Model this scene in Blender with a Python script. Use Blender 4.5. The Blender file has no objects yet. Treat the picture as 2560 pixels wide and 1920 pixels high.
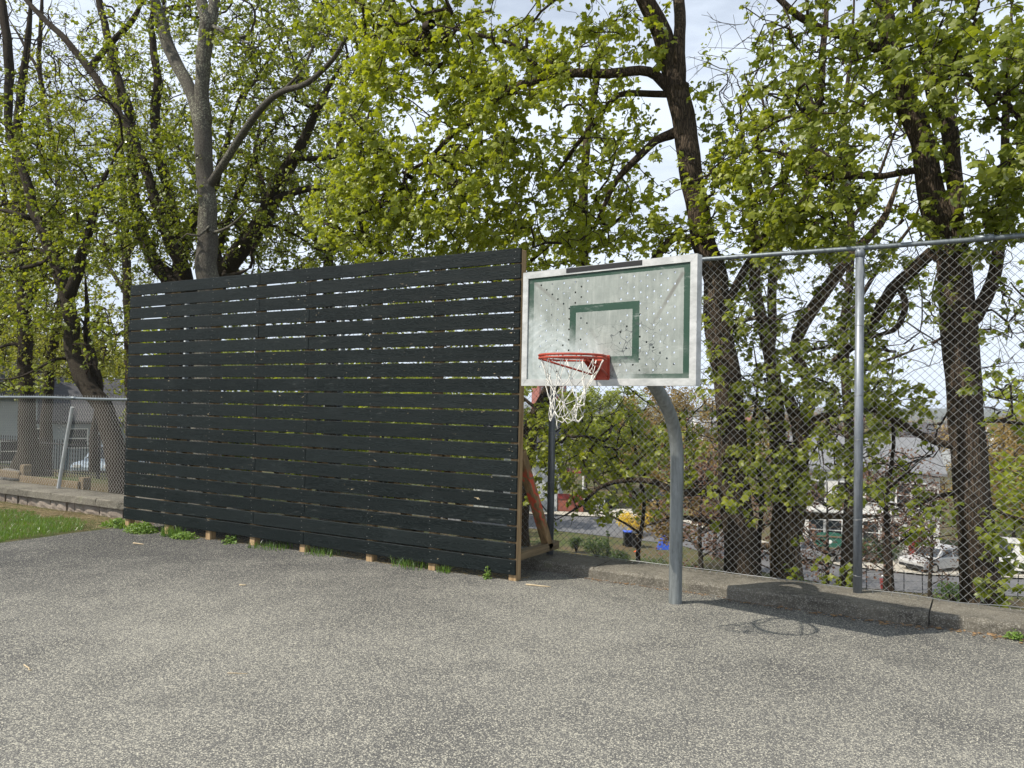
import bpy, bmesh, math, random
import numpy as np
from mathutils import Vector, Matrix, noise as mnoise

random.seed(7)
RNG = np.random.default_rng(7)
S = bpy.context.scene
COL = S.collection

# ------------------------------------------------------------------ camera
F_PX, CAM_H = 2000.0, 1.7                     # focal length in photo pixels, eye height in metres
ROLL = math.atan(0.019)
PITCH = math.atan(52 * math.cos(ROLL) / F_PX)
YAW = math.radians(30.76)
CAM = np.array([0, 0, CAM_H])
_F = np.array([-math.sin(YAW), math.cos(YAW), 0])
FW = math.cos(PITCH) * _F + np.array([0, 0, math.sin(PITCH)])
_r0 = np.array([math.cos(YAW), math.sin(YAW), 0.0]); _u0 = np.cross(_r0, FW)
RT = math.cos(ROLL) * _r0 + math.sin(ROLL) * _u0
UP = -math.sin(ROLL) * _r0 + math.cos(ROLL) * _u0
cd = bpy.data.cameras.new('camera'); cam = bpy.data.objects.new('camera', cd); COL.objects.link(cam)
cd.sensor_width = 36; cd.lens = 36 * F_PX / 2560; cd.clip_start = 0.05; cd.clip_end = 12000
mw = Matrix.Identity(4)
for i in range(3):
    mw[i][0], mw[i][1], mw[i][2], mw[i][3] = RT[i], UP[i], -FW[i], CAM[i]
cam.matrix_world = mw
S.camera = cam

# ------------------------------------------------------------------ sky, sun, exposure
SUN_TRAVEL = Vector((0.422, 0.527, -0.737))
EL = math.asin(0.737); AZ = math.atan2(-0.422, -0.527)
W = bpy.data.worlds.new('World'); S.world = W; W.use_nodes = True
wn = W.node_tree; wn.nodes.clear()
def wnode(t, **k):
    n = wn.nodes.new(t)
    for a, b in k.items(): setattr(n, a, b)
    return n
sky = wnode('ShaderNodeTexSky', sky_type='NISHITA', sun_disc=False, sun_elevation=EL, sun_rotation=AZ,
            altitude=50, air_density=1.0, dust_density=1.2, ozone_density=1.0)
tc = wnode('ShaderNodeTexCoord')
mp = wnode('ShaderNodeMapping'); mp.inputs['Scale'].default_value = (1, 1, 3.2)
nz = wnode('ShaderNodeTexNoise'); nz.inputs['Scale'].default_value = 2.3; nz.inputs['Detail'].default_value = 6; nz.inputs['Roughness'].default_value = .58
rp = wnode('ShaderNodeMapRange'); rp.inputs['From Min'].default_value = .36; rp.inputs['From Max'].default_value = .66
rp.inputs['To Min'].default_value = .0; rp.inputs['To Max'].default_value = .72
mx = wnode('ShaderNodeMix', data_type='RGBA'); mx.inputs[7].default_value = (9.9, 11.0, 12.6, 1)
bg = wnode('ShaderNodeBackground'); bg.inputs['Strength'].default_value = 0.085
wo = wnode('ShaderNodeOutputWorld')
L = wn.links.new
L(tc.outputs['Generated'], mp.inputs[0]); L(mp.outputs[0], nz.inputs['Vector']); L(nz.outputs[0], rp.inputs[0])
sx = wnode('ShaderNodeSeparateXYZ'); L(tc.outputs['Generated'], sx.inputs[0])
lo = wnode('ShaderNodeMapRange'); lo.inputs['From Min'].default_value = .02; lo.inputs['From Max'].default_value = .62; lo.inputs['To Min'].default_value = .85; lo.inputs['To Max'].default_value = .30
ad = wnode('ShaderNodeMath', operation='ADD', use_clamp=True); L(sx.outputs[2], lo.inputs[0]); L(lo.outputs[0], ad.inputs[0]); L(rp.outputs[0], ad.inputs[1]); L(ad.outputs[0], mx.inputs[0])
L(sky.outputs[0], mx.inputs[6]); L(mx.outputs[2], bg.inputs[0]); L(bg.outputs[0], wo.inputs[0])

sd = bpy.data.lights.new('sun', 'SUN'); sd.energy = 5.0; sd.angle = math.radians(0.55); sd.color = (1, .935, .82)
so = bpy.data.objects.new('sun', sd); COL.objects.link(so)
so.rotation_euler = SUN_TRAVEL.to_track_quat('-Z', 'Y').to_euler(); so.location = (-20, -25, 40)
S.view_settings.view_transform = 'Standard'; S.view_settings.look = 'None'
S.view_settings.exposure = 0.18; S.view_settings.gamma = 1.0

# ------------------------------------------------------------------ pixel helpers (a pixel gives a direction only)
def ray(x, y): return FW * F_PX + RT * (x - 1280) - UP * (y - 960)
def on_z(x, y, z=0.0):
    d = ray(x, y); return CAM + d * ((z - CAM_H) / d[2])
def on_y(x, y, Y):
    d = ray(x, y); return CAM + d * (Y / d[1])
def depth(p): return float((np.asarray(p) - CAM) @ FW)
def at_d(x, y, D): return CAM + ray(x, y) * (D / F_PX)
def sst(a, b, x):
    t = np.clip((np.asarray(x, float) - a) / (b - a), 0, 1); return t * t * (3 - 2 * t)

# ------------------------------------------------------------------ terrain
_YR = [(-500, 0), (7.8, -.02), (9, -.45), (14, -1.9), (22, -4.2), (30, -6.5), (36, -7.8), (110, -7.8), (300, -10), (900, -13), (2000, -16), (3000, 6), (3600, 14), (4500, 14), (9000, -20)]
_YL = [(-500, 0), (7.8, -.02), (14, -.75), (20, -1.5), (28, -3.2), (36, -5.6), (43, -7.8), (110, -7.8), (300, -10), (900, -13), (2000, -16), (3000, 6), (3600, 14), (4500, 14), (9000, -20)]
def terrain_z(X, Y):
    X = np.asarray(X, float); Y = np.asarray(Y, float)
    a = np.interp(Y, *zip(*_YR)); b = np.interp(Y, *zip(*_YL)); w = sst(-12, -20, X)
    z = a * (1 - w) + b * w
    return z + np.where(Y > 1500, 9 * np.sin(X / 610 + 1.1) * sst(1500, 3200, Y), 0)
def court_z(X): return np.interp(X, [-10.4, -6.8, -5.0, -3.8], [-.078, -.040, -.020, 0.0])

# ------------------------------------------------------------------ mesh helpers
def np_mesh(name, V, F, smooth=False):
    V = np.ascontiguousarray(V, dtype=np.float32); F = np.ascontiguousarray(F, dtype=np.int32)
    me = bpy.data.meshes.new(name)
    me.vertices.add(len(V)); me.vertices.foreach_set('co', V.ravel())
    me.loops.add(F.size); me.loops.foreach_set('vertex_index', F.ravel())
    me.polygons.add(len(F)); me.polygons.foreach_set('loop_start', np.arange(0, F.size, F.shape[1], dtype=np.int32))
    me.update(calc_edges=True)
    me.polygons.foreach_set('use_smooth', np.full(len(F), smooth)); me.update()
    return me

class MB:
    def __init__(s): s.v = []; s.f = []
    def add(s, V, F):
        o = len(s.v); s.v += [tuple(map(float, p)) for p in V]; s.f += [tuple(i + o for i in q) for q in F]; return s
    def box(s, c, sz, bev=0.0, M=None):
        V, F = cbox(sz, bev); c = Vector(c)
        if M is not None: V = [M @ Vector(p) for p in V]
        return s.add([Vector(p) + c for p in V], F)
    def tube(s, P, R, n=8, caps=True, closed=False):
        V, F = tube(P, R, n, caps, closed); return s.add(V, F)
    def prism(s, poly, y0, y1):           # polygon in XZ, extruded along Y
        n = len(poly); V = [(x, y0, z) for x, z in poly] + [(x, y1, z) for x, z in poly]
        F = [tuple(range(n)), tuple(range(2 * n - 1, n - 1, -1))] + [(i, i + n, (i + 1) % n + n, (i + 1) % n) for i in range(n)]
        return s.add(V, F)
    def mesh(s, name, smooth=False):
        me = bpy.data.meshes.new(name); me.from_pydata(s.v, [], s.f); me.update()
        bm = bmesh.new(); bm.from_mesh(me); bmesh.ops.recalc_face_normals(bm, faces=bm.faces); bm.to_mesh(me); bm.free()
        if smooth: me.polygons.foreach_set('use_smooth', [True] * len(me.polygons))
        return me

def cbox(sz, b):
    x, y, z = [q / 2 for q in sz]
    if b <= 0:
        V = [(i * x, j * y, k * z) for i in (-1, 1) for j in (-1, 1) for k in (-1, 1)]
        return V, [(0, 1, 3, 2), (4, 6, 7, 5), (0, 4, 5, 1), (2, 3, 7, 6), (0, 2, 6, 4), (1, 5, 7, 3)]
    b = min(b, x * .9, y * .9, z * .9); V = []; ix = {}
    for i in (-1, 1):
        for j in (-1, 1):
            for k in (-1, 1):
                for a in range(3):
                    p = [i * (x - b), j * (y - b), k * (z - b)]
                    p[a] = (i * x, j * y, k * z)[a]
                    ix[i, j, k, a] = len(V); V.append(tuple(p))
    F = []
    for a in range(3):
        o = [q for q in range(3) if q != a]
        for s in (-1, 1):
            q = []
            for u, v in ((-1, -1), (1, -1), (1, 1), (-1, 1)):
                key = [0, 0, 0]; key[a] = s; key[o[0]] = u; key[o[1]] = v; q.append(ix[(*key, a)])
            F.append(tuple(q))
    for a in range(3):
        o = [q for q in range(3) if q != a]
        for u in (-1, 1):
            for v in (-1, 1):
                k0 = [0, 0, 0]; k0[o[0]] = u; k0[o[1]] = v; k1 = list(k0); k0[a] = -1; k1[a] = 1
                F.append((ix[(*k0, o[0])], ix[(*k1, o[0])], ix[(*k1, o[1])], ix[(*k0, o[1])]))
    for i in (-1, 1):
        for j in (-1, 1):
            for k in (-1, 1): F.append((ix[i, j, k, 0], ix[i, j, k, 1], ix[i, j, k, 2]))
    return V, F

def frames(P, closed=False):
    P = [Vector(p) for p in P]; n = len(P); T = []
    for i in range(n):
        a = P[i - 1] if (i or closed) else P[0]; b = P[(i + 1) % n] if (i < n - 1 or closed) else P[-1]
        T.append((b - a).normalized())
    u = T[0].orthogonal().normalized(); U = []
    for t in T:
        u = (u - t * u.dot(t)); u = u.normalized() if u.length > 1e-6 else t.orthogonal().normalized(); U.append(u)
    return P, T, U
def tube(P, R, n=8, caps=True, closed=False):
    P, T, U = frames(P, closed)
    if not hasattr(R, '__len__'): R = [R] * len(P)
    V = []; F = []
    for p, t, u, r in zip(P, T, U, R):
        w = t.cross(u)
        for k in range(n):
            a = 2 * math.pi * k / n; V.append(p + (u * math.cos(a) + w * math.sin(a)) * r)
    m = len(P)
    for i in range(m if closed else m - 1):
        j = (i + 1) % m
        for k in range(n): F.append((i * n + k, i * n + (k + 1) % n, j * n + (k + 1) % n, j * n + k))
    if caps and not closed: F.append(tuple(range(n - 1, -1, -1))); F.append(tuple(range((m - 1) * n, m * n)))
    return V, F

def seg_arrays(P0, P1, R0, R1, n=4, D0=None, D1=None):
    P0 = np.asarray(P0, float); P1 = np.asarray(P1, float); N = len(P0)
    D = P1 - P0; D /= np.linalg.norm(D, axis=1, keepdims=True) + 1e-9
    D0 = D if D0 is None else D0; D1 = D if D1 is None else D1
    R0 = np.broadcast_to(np.asarray(R0, float), (N,)); R1 = np.broadcast_to(np.asarray(R1, float), (N,))
    ref = np.where(np.abs(D[:, 2:3]) < .9, np.array([[0, 0, 1.]]), np.array([[1., 0, 0]]))
    def ring(P, d, R):
        u = np.cross(d, ref); u /= np.linalg.norm(u, axis=1, keepdims=True) + 1e-9; w = np.cross(d, u)
        a = np.arange(n) * 2 * math.pi / n
        return P[:, None] + R[:, None, None] * (u[:, None] * np.cos(a)[None, :, None] + w[:, None] * np.sin(a)[None, :, None])
    V = np.concatenate([ring(P0, D0, R0), ring(P1, D1, R1)], 1).reshape(-1, 3)
    k = np.arange(n); q = np.stack([k, (k + 1) % n, (k + 1) % n + n, k + n], 1)
    F = (q[None] + (np.arange(N) * 2 * n)[:, None, None]).reshape(-1, 4)
    return V, F

# ------------------------------------------------------------------ object helpers
def obj(name, me, m=None, parent=None, loc=(0, 0, 0), rz=0, kind=None):
    if isinstance(me, MB): me = me.mesh(name)
    o = bpy.data.objects.new(name, me); COL.objects.link(o)
    if m is not None and me is not None and not me.materials: me.materials.append(m)
    o.parent = parent; o.location = loc; o.rotation_euler = (0, 0, rz)
    if kind: o['kind'] = kind
    return o
def thing(name, label, cat, loc=(0, 0, 0), rz=0, group=None):
    o = bpy.data.objects.new(name, None); COL.objects.link(o); o.empty_display_size = .2
    o.location = loc; o.rotation_euler = (0, 0, rz); return tag(o, label, cat, group)
def tag(o, label, cat, group=None):
    o['label'] = label; o['category'] = cat
    if group: o['group'] = group
    return o
def copy_tree(o, parent=None):
    c = o.copy(); COL.objects.link(c); c.parent = parent
    for ch in list(o.children): copy_tree(ch, c)
    return c

# ------------------------------------------------------------------ materials
class NT:
    def __init__(s, name):
        s.m = bpy.data.materials.new(name); s.m.use_nodes = True; s.t = s.m.node_tree
        s.b = s.t.nodes['Principled BSDF']; s.o = s.t.nodes['Material Output']; s._c = None
    def n(s, t, **k):
        q = s.t.nodes.new(t)
        for a, b in k.items(): setattr(q, a, b)
        return q
    def L(s, a, b): s.t.links.new(a, b)
    def co(s, which='Object'):
        if s._c is None: s._c = s.n('ShaderNodeTexCoord')
        return s._c.outputs[which]
    def map(s, scale=(1, 1, 1), rot=(0, 0, 0), src=None, loc=(0, 0, 0)):
        q = s.n('ShaderNodeMapping'); q.inputs['Scale'].default_value = scale; q.inputs['Rotation'].default_value = rot
        q.inputs['Location'].default_value = loc
        s.L(src or s.co(), q.inputs[0]); return q.outputs[0]
    def noise(s, scale=5, detail=4, rough=.55, vec=None, out=0, dist=0):
        q = s.n('ShaderNodeTexNoise'); q.inputs['Scale'].default_value = scale; q.inputs['Detail'].default_value = detail
        q.inputs['Roughness'].default_value = rough; q.inputs['Distortion'].default_value = dist
        s.L(vec or s.co(), q.inputs['Vector']); return q.outputs[out]
    def vor(s, scale, vec=None, feature='F1', rnd=1):
        q = s.n('ShaderNodeTexVoronoi', feature=feature); q.inputs['Scale'].default_value = scale; q.inputs['Randomness'].default_value = rnd
        s.L(vec or s.co(), q.inputs['Vector']); return q
    def rng(s, x, a, b, c=0, d=1, interp='LINEAR'):
        q = s.n('ShaderNodeMapRange', interpolation_type=interp)
        for i, v in zip(('From Min', 'From Max', 'To Min', 'To Max'), (a, b, c, d)): q.inputs[i].default_value = v
        s.L(x, q.inputs[0]); return q.outputs[0]
    def math(s, op, a, b=None, c=None):
        q = s.n('ShaderNodeMath', operation=op)
        for i, v in enumerate((a, b, c)):
            if v is None: continue
            if isinstance(v, (int, float)): q.inputs[i].default_value = v
            else: s.L(v, q.inputs[i])
        return q.outputs[0]
    def mix(s, f, a, b, blend='MIX'):
        q = s.n('ShaderNodeMix', data_type='RGBA', blend_type=blend)
        for i, v in ((0, f), (6, a), (7, b)):
            if isinstance(v, (int, float)): q.inputs[i].default_value = v
            elif isinstance(v, (tuple, list)): q.inputs[i].default_value = (*v[:3], 1)
            else: s.L(v, q.inputs[i])
        return q.outputs[2]
    def ramp(s, x, stops):
        q = s.n('ShaderNodeValToRGB'); e = q.color_ramp.elements
        while len(e) < len(stops): e.new(.5)
        for k, (p, c) in zip(e, stops): k.position = p; k.color = (*c[:3], 1)
        s.L(x, q.inputs[0]); return q.outputs[0]
    def bump(s, h, strength=.3, dist=.01):
        q = s.n('ShaderNodeBump'); q.inputs['Strength'].default_value = strength; q.inputs['Distance'].default_value = dist
        s.L(h, q.inputs['Height']); s.L(q.outputs[0], s.b.inputs['Normal']); return q
    def col(s, c):
        if isinstance(c, tuple): s.b.inputs['Base Color'].default_value = (*c[:3], 1)
        else: s.L(c, s.b.inputs['Base Color'])
    def set(s, rough=None, metal=None, spec=None):
        if rough is not None:
            if isinstance(rough, (int, float)): s.b.inputs['Roughness'].default_value = rough
            else: s.L(rough, s.b.inputs['Roughness'])
        if metal is not None: s.b.inputs['Metallic'].default_value = metal
        if spec is not None: s.b.inputs['Specular IOR Level'].default_value = spec
    def orand(s):
        return s.n('ShaderNodeObjectInfo').outputs['Random']
def lerp3(c, k): return tuple(min(1, q * k) for q in c)

def simple(name, c, rough=.6, metal=0, var=.25, vs=4, bump=0, bs=40, spec=.4, stretch=(1, 1, 1)):
    t = NT(name); v = t.map(stretch)
    n = t.noise(vs, 5, .6, v)
    t.col(t.mix(n, lerp3(c, 1 - var), lerp3(c, 1 + var))); t.set(rough, metal, spec)
    if bump: t.bump(t.noise(bs, 4, .6, v), bump, .01)
    return t.m

def m_asphalt():
    t = NT('worn_asphalt'); P = t.co()
    v = t.vor(126, P); v2 = t.vor(250, P)
    rnd = t.n('ShaderNodeSeparateColor'); t.L(v.outputs['Color'], rnd.inputs[0])
    rnd2 = t.n('ShaderNodeSeparateColor'); t.L(v2.outputs['Color'], rnd2.inputs[0])
    big = t.noise(.42, 5, .6, P); mid = t.noise(2.3, 4, .6, P)
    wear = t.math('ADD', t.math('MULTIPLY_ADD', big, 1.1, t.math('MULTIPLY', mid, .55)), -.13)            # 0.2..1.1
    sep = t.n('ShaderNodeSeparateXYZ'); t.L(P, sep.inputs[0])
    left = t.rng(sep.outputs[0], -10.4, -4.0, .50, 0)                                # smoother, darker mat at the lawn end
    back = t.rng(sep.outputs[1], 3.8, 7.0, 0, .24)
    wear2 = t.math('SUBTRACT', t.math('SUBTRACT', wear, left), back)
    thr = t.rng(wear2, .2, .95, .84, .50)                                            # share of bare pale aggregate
    peb = t.math('GREATER_THAN', rnd.outputs[0], thr)
    peb2 = t.math('GREATER_THAN', rnd2.outputs[0], t.math('ADD', thr, .12))
    edge = t.rng(v.outputs['Distance'], .25, .62, 1, .25)
    pc = t.ramp(rnd.outputs[1], [(0, (.30, .29, .25)), (.5, (.48, .455, .37)), (1, (.66, .62, .50))])
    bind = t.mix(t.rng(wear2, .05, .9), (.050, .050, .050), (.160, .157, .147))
    bind = t.mix(t.rng(rnd2.outputs[2], 0, 1, 0, .55), bind, (.05, .05, .052))
    c = t.mix(t.math('MULTIPLY', peb, edge), bind, pc)
    c = t.mix(t.math('MULTIPLY', peb2, .5), c, (.37, .355, .30))
    c = t.mix(t.rng(t.noise(1.1, 3, .5, P), .60, .74, 0, .30), c, (.07, .07, .068))   # old spill stains
    t.col(c); t.set(.9, 0, .25)
    h = t.math('ADD', t.math('MULTIPLY', v.outputs['Distance'], -1), t.math('MULTIPLY', t.noise(260, 2, .5, P), .5))
    t.bump(h, .55, .006)
    return t.m

def m_concrete(name='weathered_concrete', base=(.27, .25, .21), dark=(.085, .08, .07)):
    t = NT(name); P = t.n('ShaderNodeNewGeometry').outputs['Position']
    a = t.noise(1.6, 6, .65, P); b = t.noise(22, 5, .6, P); v = t.vor(150, P)
    c = t.mix(t.rng(a, .36, .64), dark, base); c = t.mix(t.rng(b, .35, .75, 0, .55), c, lerp3(base, 1.35))
    r = t.n('ShaderNodeSeparateColor'); t.L(v.outputs['Color'], r.inputs[0])
    c = t.mix(t.math('MULTIPLY', t.math('GREATER_THAN', r.outputs[0], .8), .35), c, (.45, .43, .37))
    c = t.mix(t.rng(t.noise(3.2, 5, .7, P), .62, .72, 0, .45), c, (.10, .115, .05))
    t.col(c); t.set(.93, 0, .2)
    t.bump(t.math('ADD', t.math('MULTIPLY', v.outputs['Distance'], .6), t.noise(60, 6, .7, P)), .5, .008)
    return t.m

def m_boardpaint():
    t = NT('dark_green_black_paint'); r = t.orand(); P = t.co()
    off = t.n('ShaderNodeCombineXYZ'); t.L(t.math('MULTIPLY', r, 37.0), off.inputs[0]); t.L(t.math('MULTIPLY', r, 91.0), off.inputs[2])
    va = t.n('ShaderNodeVectorMath', operation='ADD'); t.L(P, va.inputs[0]); t.L(off.outputs[0], va.inputs[1]); Q = va.outputs[0]
    warp = t.noise(1.6, 3, .5, t.map((.55, 1, 4.5), src=Q))
    wv = t.n('ShaderNodeTexWave', wave_type='BANDS', bands_direction='Z'); wv.inputs['Scale'].default_value = 1.0
    wv.inputs['Distortion'].default_value = 2.2; wv.inputs['Detail'].default_value = 3; wv.inputs['Detail Scale'].default_value = 1.2
    cz = t.n('ShaderNodeVectorMath', operation='ADD'); t.L(t.map((.9, 8, 16), src=Q), cz.inputs[0])
    cw = t.n('ShaderNodeCombineXYZ'); t.L(t.math('MULTIPLY', warp, 13.0), cw.inputs[2]); t.L(cw.outputs[0], cz.inputs[1]); t.L(cz.outputs[0], wv.inputs[0])
    fine = t.noise(60, 4, .6, t.map((.06, 1, 1.4), src=Q))
    c = t.mix(r, (.0042, .0072, .0076), (.0092, .0132, .0136))
    c = t.mix(t.rng(wv.outputs[0], .62, .95, 0, .42), c, (.026, .034, .035))
    c = t.mix(t.rng(t.noise(2.4, 5, .65, t.map((.6, 1, 1.6), src=Q)), .52, .74, 0, .30), c, (.028, .035, .036))
    # rubbed scuffs and small chips down to bare wood
    mask = t.rng(t.noise(1.15, 2, .5, t.map((1, 1, 2.0), src=Q)), .57, .63)
    chip = t.rng(t.noise(34, 3, .55, t.map((.38, 1, 1.25), src=Q)), .70, .73)
    c = t.mix(t.math('MULTIPLY', mask, chip), c, (.42, .34, .22))
    scuff = t.math('MULTIPLY', t.rng(t.noise(13, 6, .75, t.map((.32, 1, 1.6), src=Q)), .60, .74), t.rng(t.noise(.8, 2, .5, Q), .44, .62, 0, .42))
    c = t.mix(scuff, c, (.16, .17, .165))
    t.col(c); t.set(t.rng(fine, .3, .7, .44, .66), 0, .13)
    t.bump(t.math('ADD', t.math('MULTIPLY', wv.outputs[0], .5), fine), .34, .004)
    return t.m

def m_timber(name='treated_pine', base=(.40, .28, .155), dark=(.22, .145, .075), axis=2):
    t = NT(name); r = t.orand(); P = t.co()
    off = t.n('ShaderNodeCombineXYZ'); t.L(t.math('MULTIPLY', r, 29.0), off.inputs[0]); t.L(t.math('MULTIPLY', r, 53.0), off.inputs[1])
    va = t.n('ShaderNodeVectorMath', operation='ADD'); t.L(P, va.inputs[0]); t.L(off.outputs[0], va.inputs[1])
    sc = [9, 9, 9]; sc[axis] = .55
    g = t.noise(3.2, 5, .6, t.map(tuple(sc), src=va.outputs[0]), dist=.6); f2 = t.noise(26, 3, .6, t.map(tuple(q / 4 for q in sc), src=va.outputs[0]))
    c = t.mix(t.rng(g, .38, .62), base, dark); c = t.mix(t.rng(f2, .4, .7, 0, .35), c, lerp3(base, 1.45))
    t.col(c); t.set(.8, 0, .25); t.bump(g, .35, .004)
    return t.m

def m_galv(name='galvanised_steel', base=(.36, .385, .40), dark=(.21, .225, .235), metal=.55, rough=.48):
    t = NT(name); P = t.n('ShaderNodeNewGeometry').outputs['Position']
    v = t.vor(60, t.map((1, 1, .45), src=P)); s = t.n('ShaderNodeSeparateColor'); t.L(v.outputs['Color'], s.inputs[0])
    n = t.noise(5, 5, .65, t.map((6, 6, .7), src=P))
    c = t.mix(t.rng(n, .36, .66), dark, base); c = t.mix(t.math('MULTIPLY', s.outputs[0], .22), c, lerp3(base, 1.3))
    c = t.mix(t.rng(t.noise(30, 5, .7, t.map((1, 1, .25), src=P)), .66, .74, 0, .5), c, (.09, .085, .075))
    t.col(c); t.set(t.rng(n, .3, .7, rough - .08, rough + .14), metal, .5); t.bump(t.noise(40, 4, .6, P), .08, .004)
    return t.m

def m_bark(name, base, dark, lichen=None, scale=1.0, la=.6):
    t = NT(name); P = t.n('ShaderNodeNewGeometry').outputs['Position']
    Q = t.map((1, 1, .13), src=P)
    Q2 = t.n('ShaderNodeVectorMath', operation='ADD'); t.L(Q, Q2.inputs[0])
    wob = t.n('ShaderNodeVectorMath', operation='SCALE'); wob.inputs[3].default_value = .05; t.L(t.noise(7, 3, .6, P, out=1), wob.inputs[0]); t.L(wob.outputs[0], Q2.inputs[1])
    v = t.vor(46 * scale, Q2.outputs[0], 'DISTANCE_TO_EDGE'); n = t.noise(38 * scale, 6, .7, Q); big = t.noise(1.1, 4, .6, P)
    h = t.math('ADD', t.math('MULTIPLY', t.rng(v.outputs['Distance'], 0, .22), .7), t.math('MULTIPLY', n, .8))
    c = t.mix(t.rng(h, .35, 1.2), dark, base); c = t.mix(t.rng(big, .4, .7, 0, .4), c, lerp3(dark, 1.4))
    if lichen:
        l = t.math('MULTIPLY', t.rng(t.noise(30, 5, .7, P), .5, .6), t.rng(t.noise(1.3, 3, .6, P), .38, .6, 0, la))
        c = t.mix(l, c, lichen)
    t.col(c); t.set(.95, 0, .15); t.bump(h, .8, .014)
    return t.m

def m_leaf(name, a, b, tr=.5, spec=.3, trc=None):
    t = NT(name); t.t.nodes.remove(t.b)
    r = t.n('ShaderNodeNewGeometry').outputs['Random Per Island']
    c = t.mix(r, a, b)
    c = t.mix(t.rng(t.noise(.55, 3, .6, t.n('ShaderNodeNewGeometry').outputs['Position']), .3, .7), c, lerp3(a, .82), )
    d = t.n('ShaderNodeBsdfDiffuse'); t.L(c, d.inputs[0])
    tl = t.n('ShaderNodeBsdfTranslucent')
    c2 = t.mix(1.0, c, trc or (1.40, 1.36, .50), 'MULTIPLY'); t.L(c2, tl.inputs[0])
    g = t.n('ShaderNodeBsdfGlossy'); g.inputs['Roughness'].default_value = .42; g.inputs[0].default_value = (1, 1, 1, 1)
    m1 = t.n('ShaderNodeMixShader'); m1.inputs[0].default_value = tr; t.L(d.outputs[0], m1.inputs[1]); t.L(tl.outputs[0], m1.inputs[2])
    fr = t.n('ShaderNodeLayerWeight'); fr.inputs[0].default_value = .25
    m2 = t.n('ShaderNodeMixShader'); t.L(t.math('MULTIPLY_ADD', fr.outputs[0], spec * .6, .02), m2.inputs[0]); t.L(m1.outputs[0], m2.inputs[1]); t.L(g.outputs[0], m2.inputs[2])
    t.L(m2.outputs[0], t.o.inputs[0])
    return t.m

def m_siding(name, c, pitch=.12, var=.12):
    t = NT(name); P = t.co(); s = t.n('ShaderNodeSeparateXYZ'); t.L(P, s.inputs[0])
    saw = t.math('FRACT', t.math('DIVIDE', s.outputs[2], pitch))
    n = t.noise(1.5, 5, .6, P)
    k = t.mix(n, lerp3(c, 1 - var), lerp3(c, 1 + var)); k = t.mix(t.rng(saw, 0, .12, .45, 0), k, lerp3(c, .45))
    t.col(k); t.set(.7, 0, .3); t.bump(saw, .6, .02)
    return t.m
def m_shingle(name, c):
    t = NT(name); P = t.co()
    br = t.n('ShaderNodeTexBrick'); t.L(t.map((3.2, 3.2, 3.2), src=t.co()), br.inputs[0]); br.inputs['Scale'].default_value = 1
    br.inputs['Color1'].default_value = (*lerp3(c, .8), 1); br.inputs['Color2'].default_value = (*lerp3(c, 1.2), 1); br.inputs['Mortar'].default_value = (*lerp3(c, .5), 1)
    br.inputs['Mortar Size'].default_value = .03
    t.col(t.mix(t.noise(1.2, 5, .6, P), br.outputs[0], lerp3(c, 1.15))); t.set(.9, 0, .2); return t.m
def m_ground():
    t = NT('rough_grass_and_soil'); P = t.co()
    a = t.noise(.35, 6, .65, P); b = t.noise(2.8, 6, .7, P); s = t.n('ShaderNodeSeparateXYZ'); t.L(P, s.inputs[0])
    c = t.mix(t.rng(a, .4, .6), (.060, .082, .026), (.115, .088, .052)); c = t.mix(t.rng(b, .45, .7, 0, .6), c, (.16, .125, .075))
    far = t.mix(t.noise(.012, 8, .7, P), (.045, .060, .028), (.10, .082, .052))
    c = t.mix(t.rng(s.outputs[1], 90, 220), c, far)
    t.col(c); t.set(.95, 0, .1); t.bump(t.noise(9, 6, .7, P), .5, .05)
    return t.m

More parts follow.
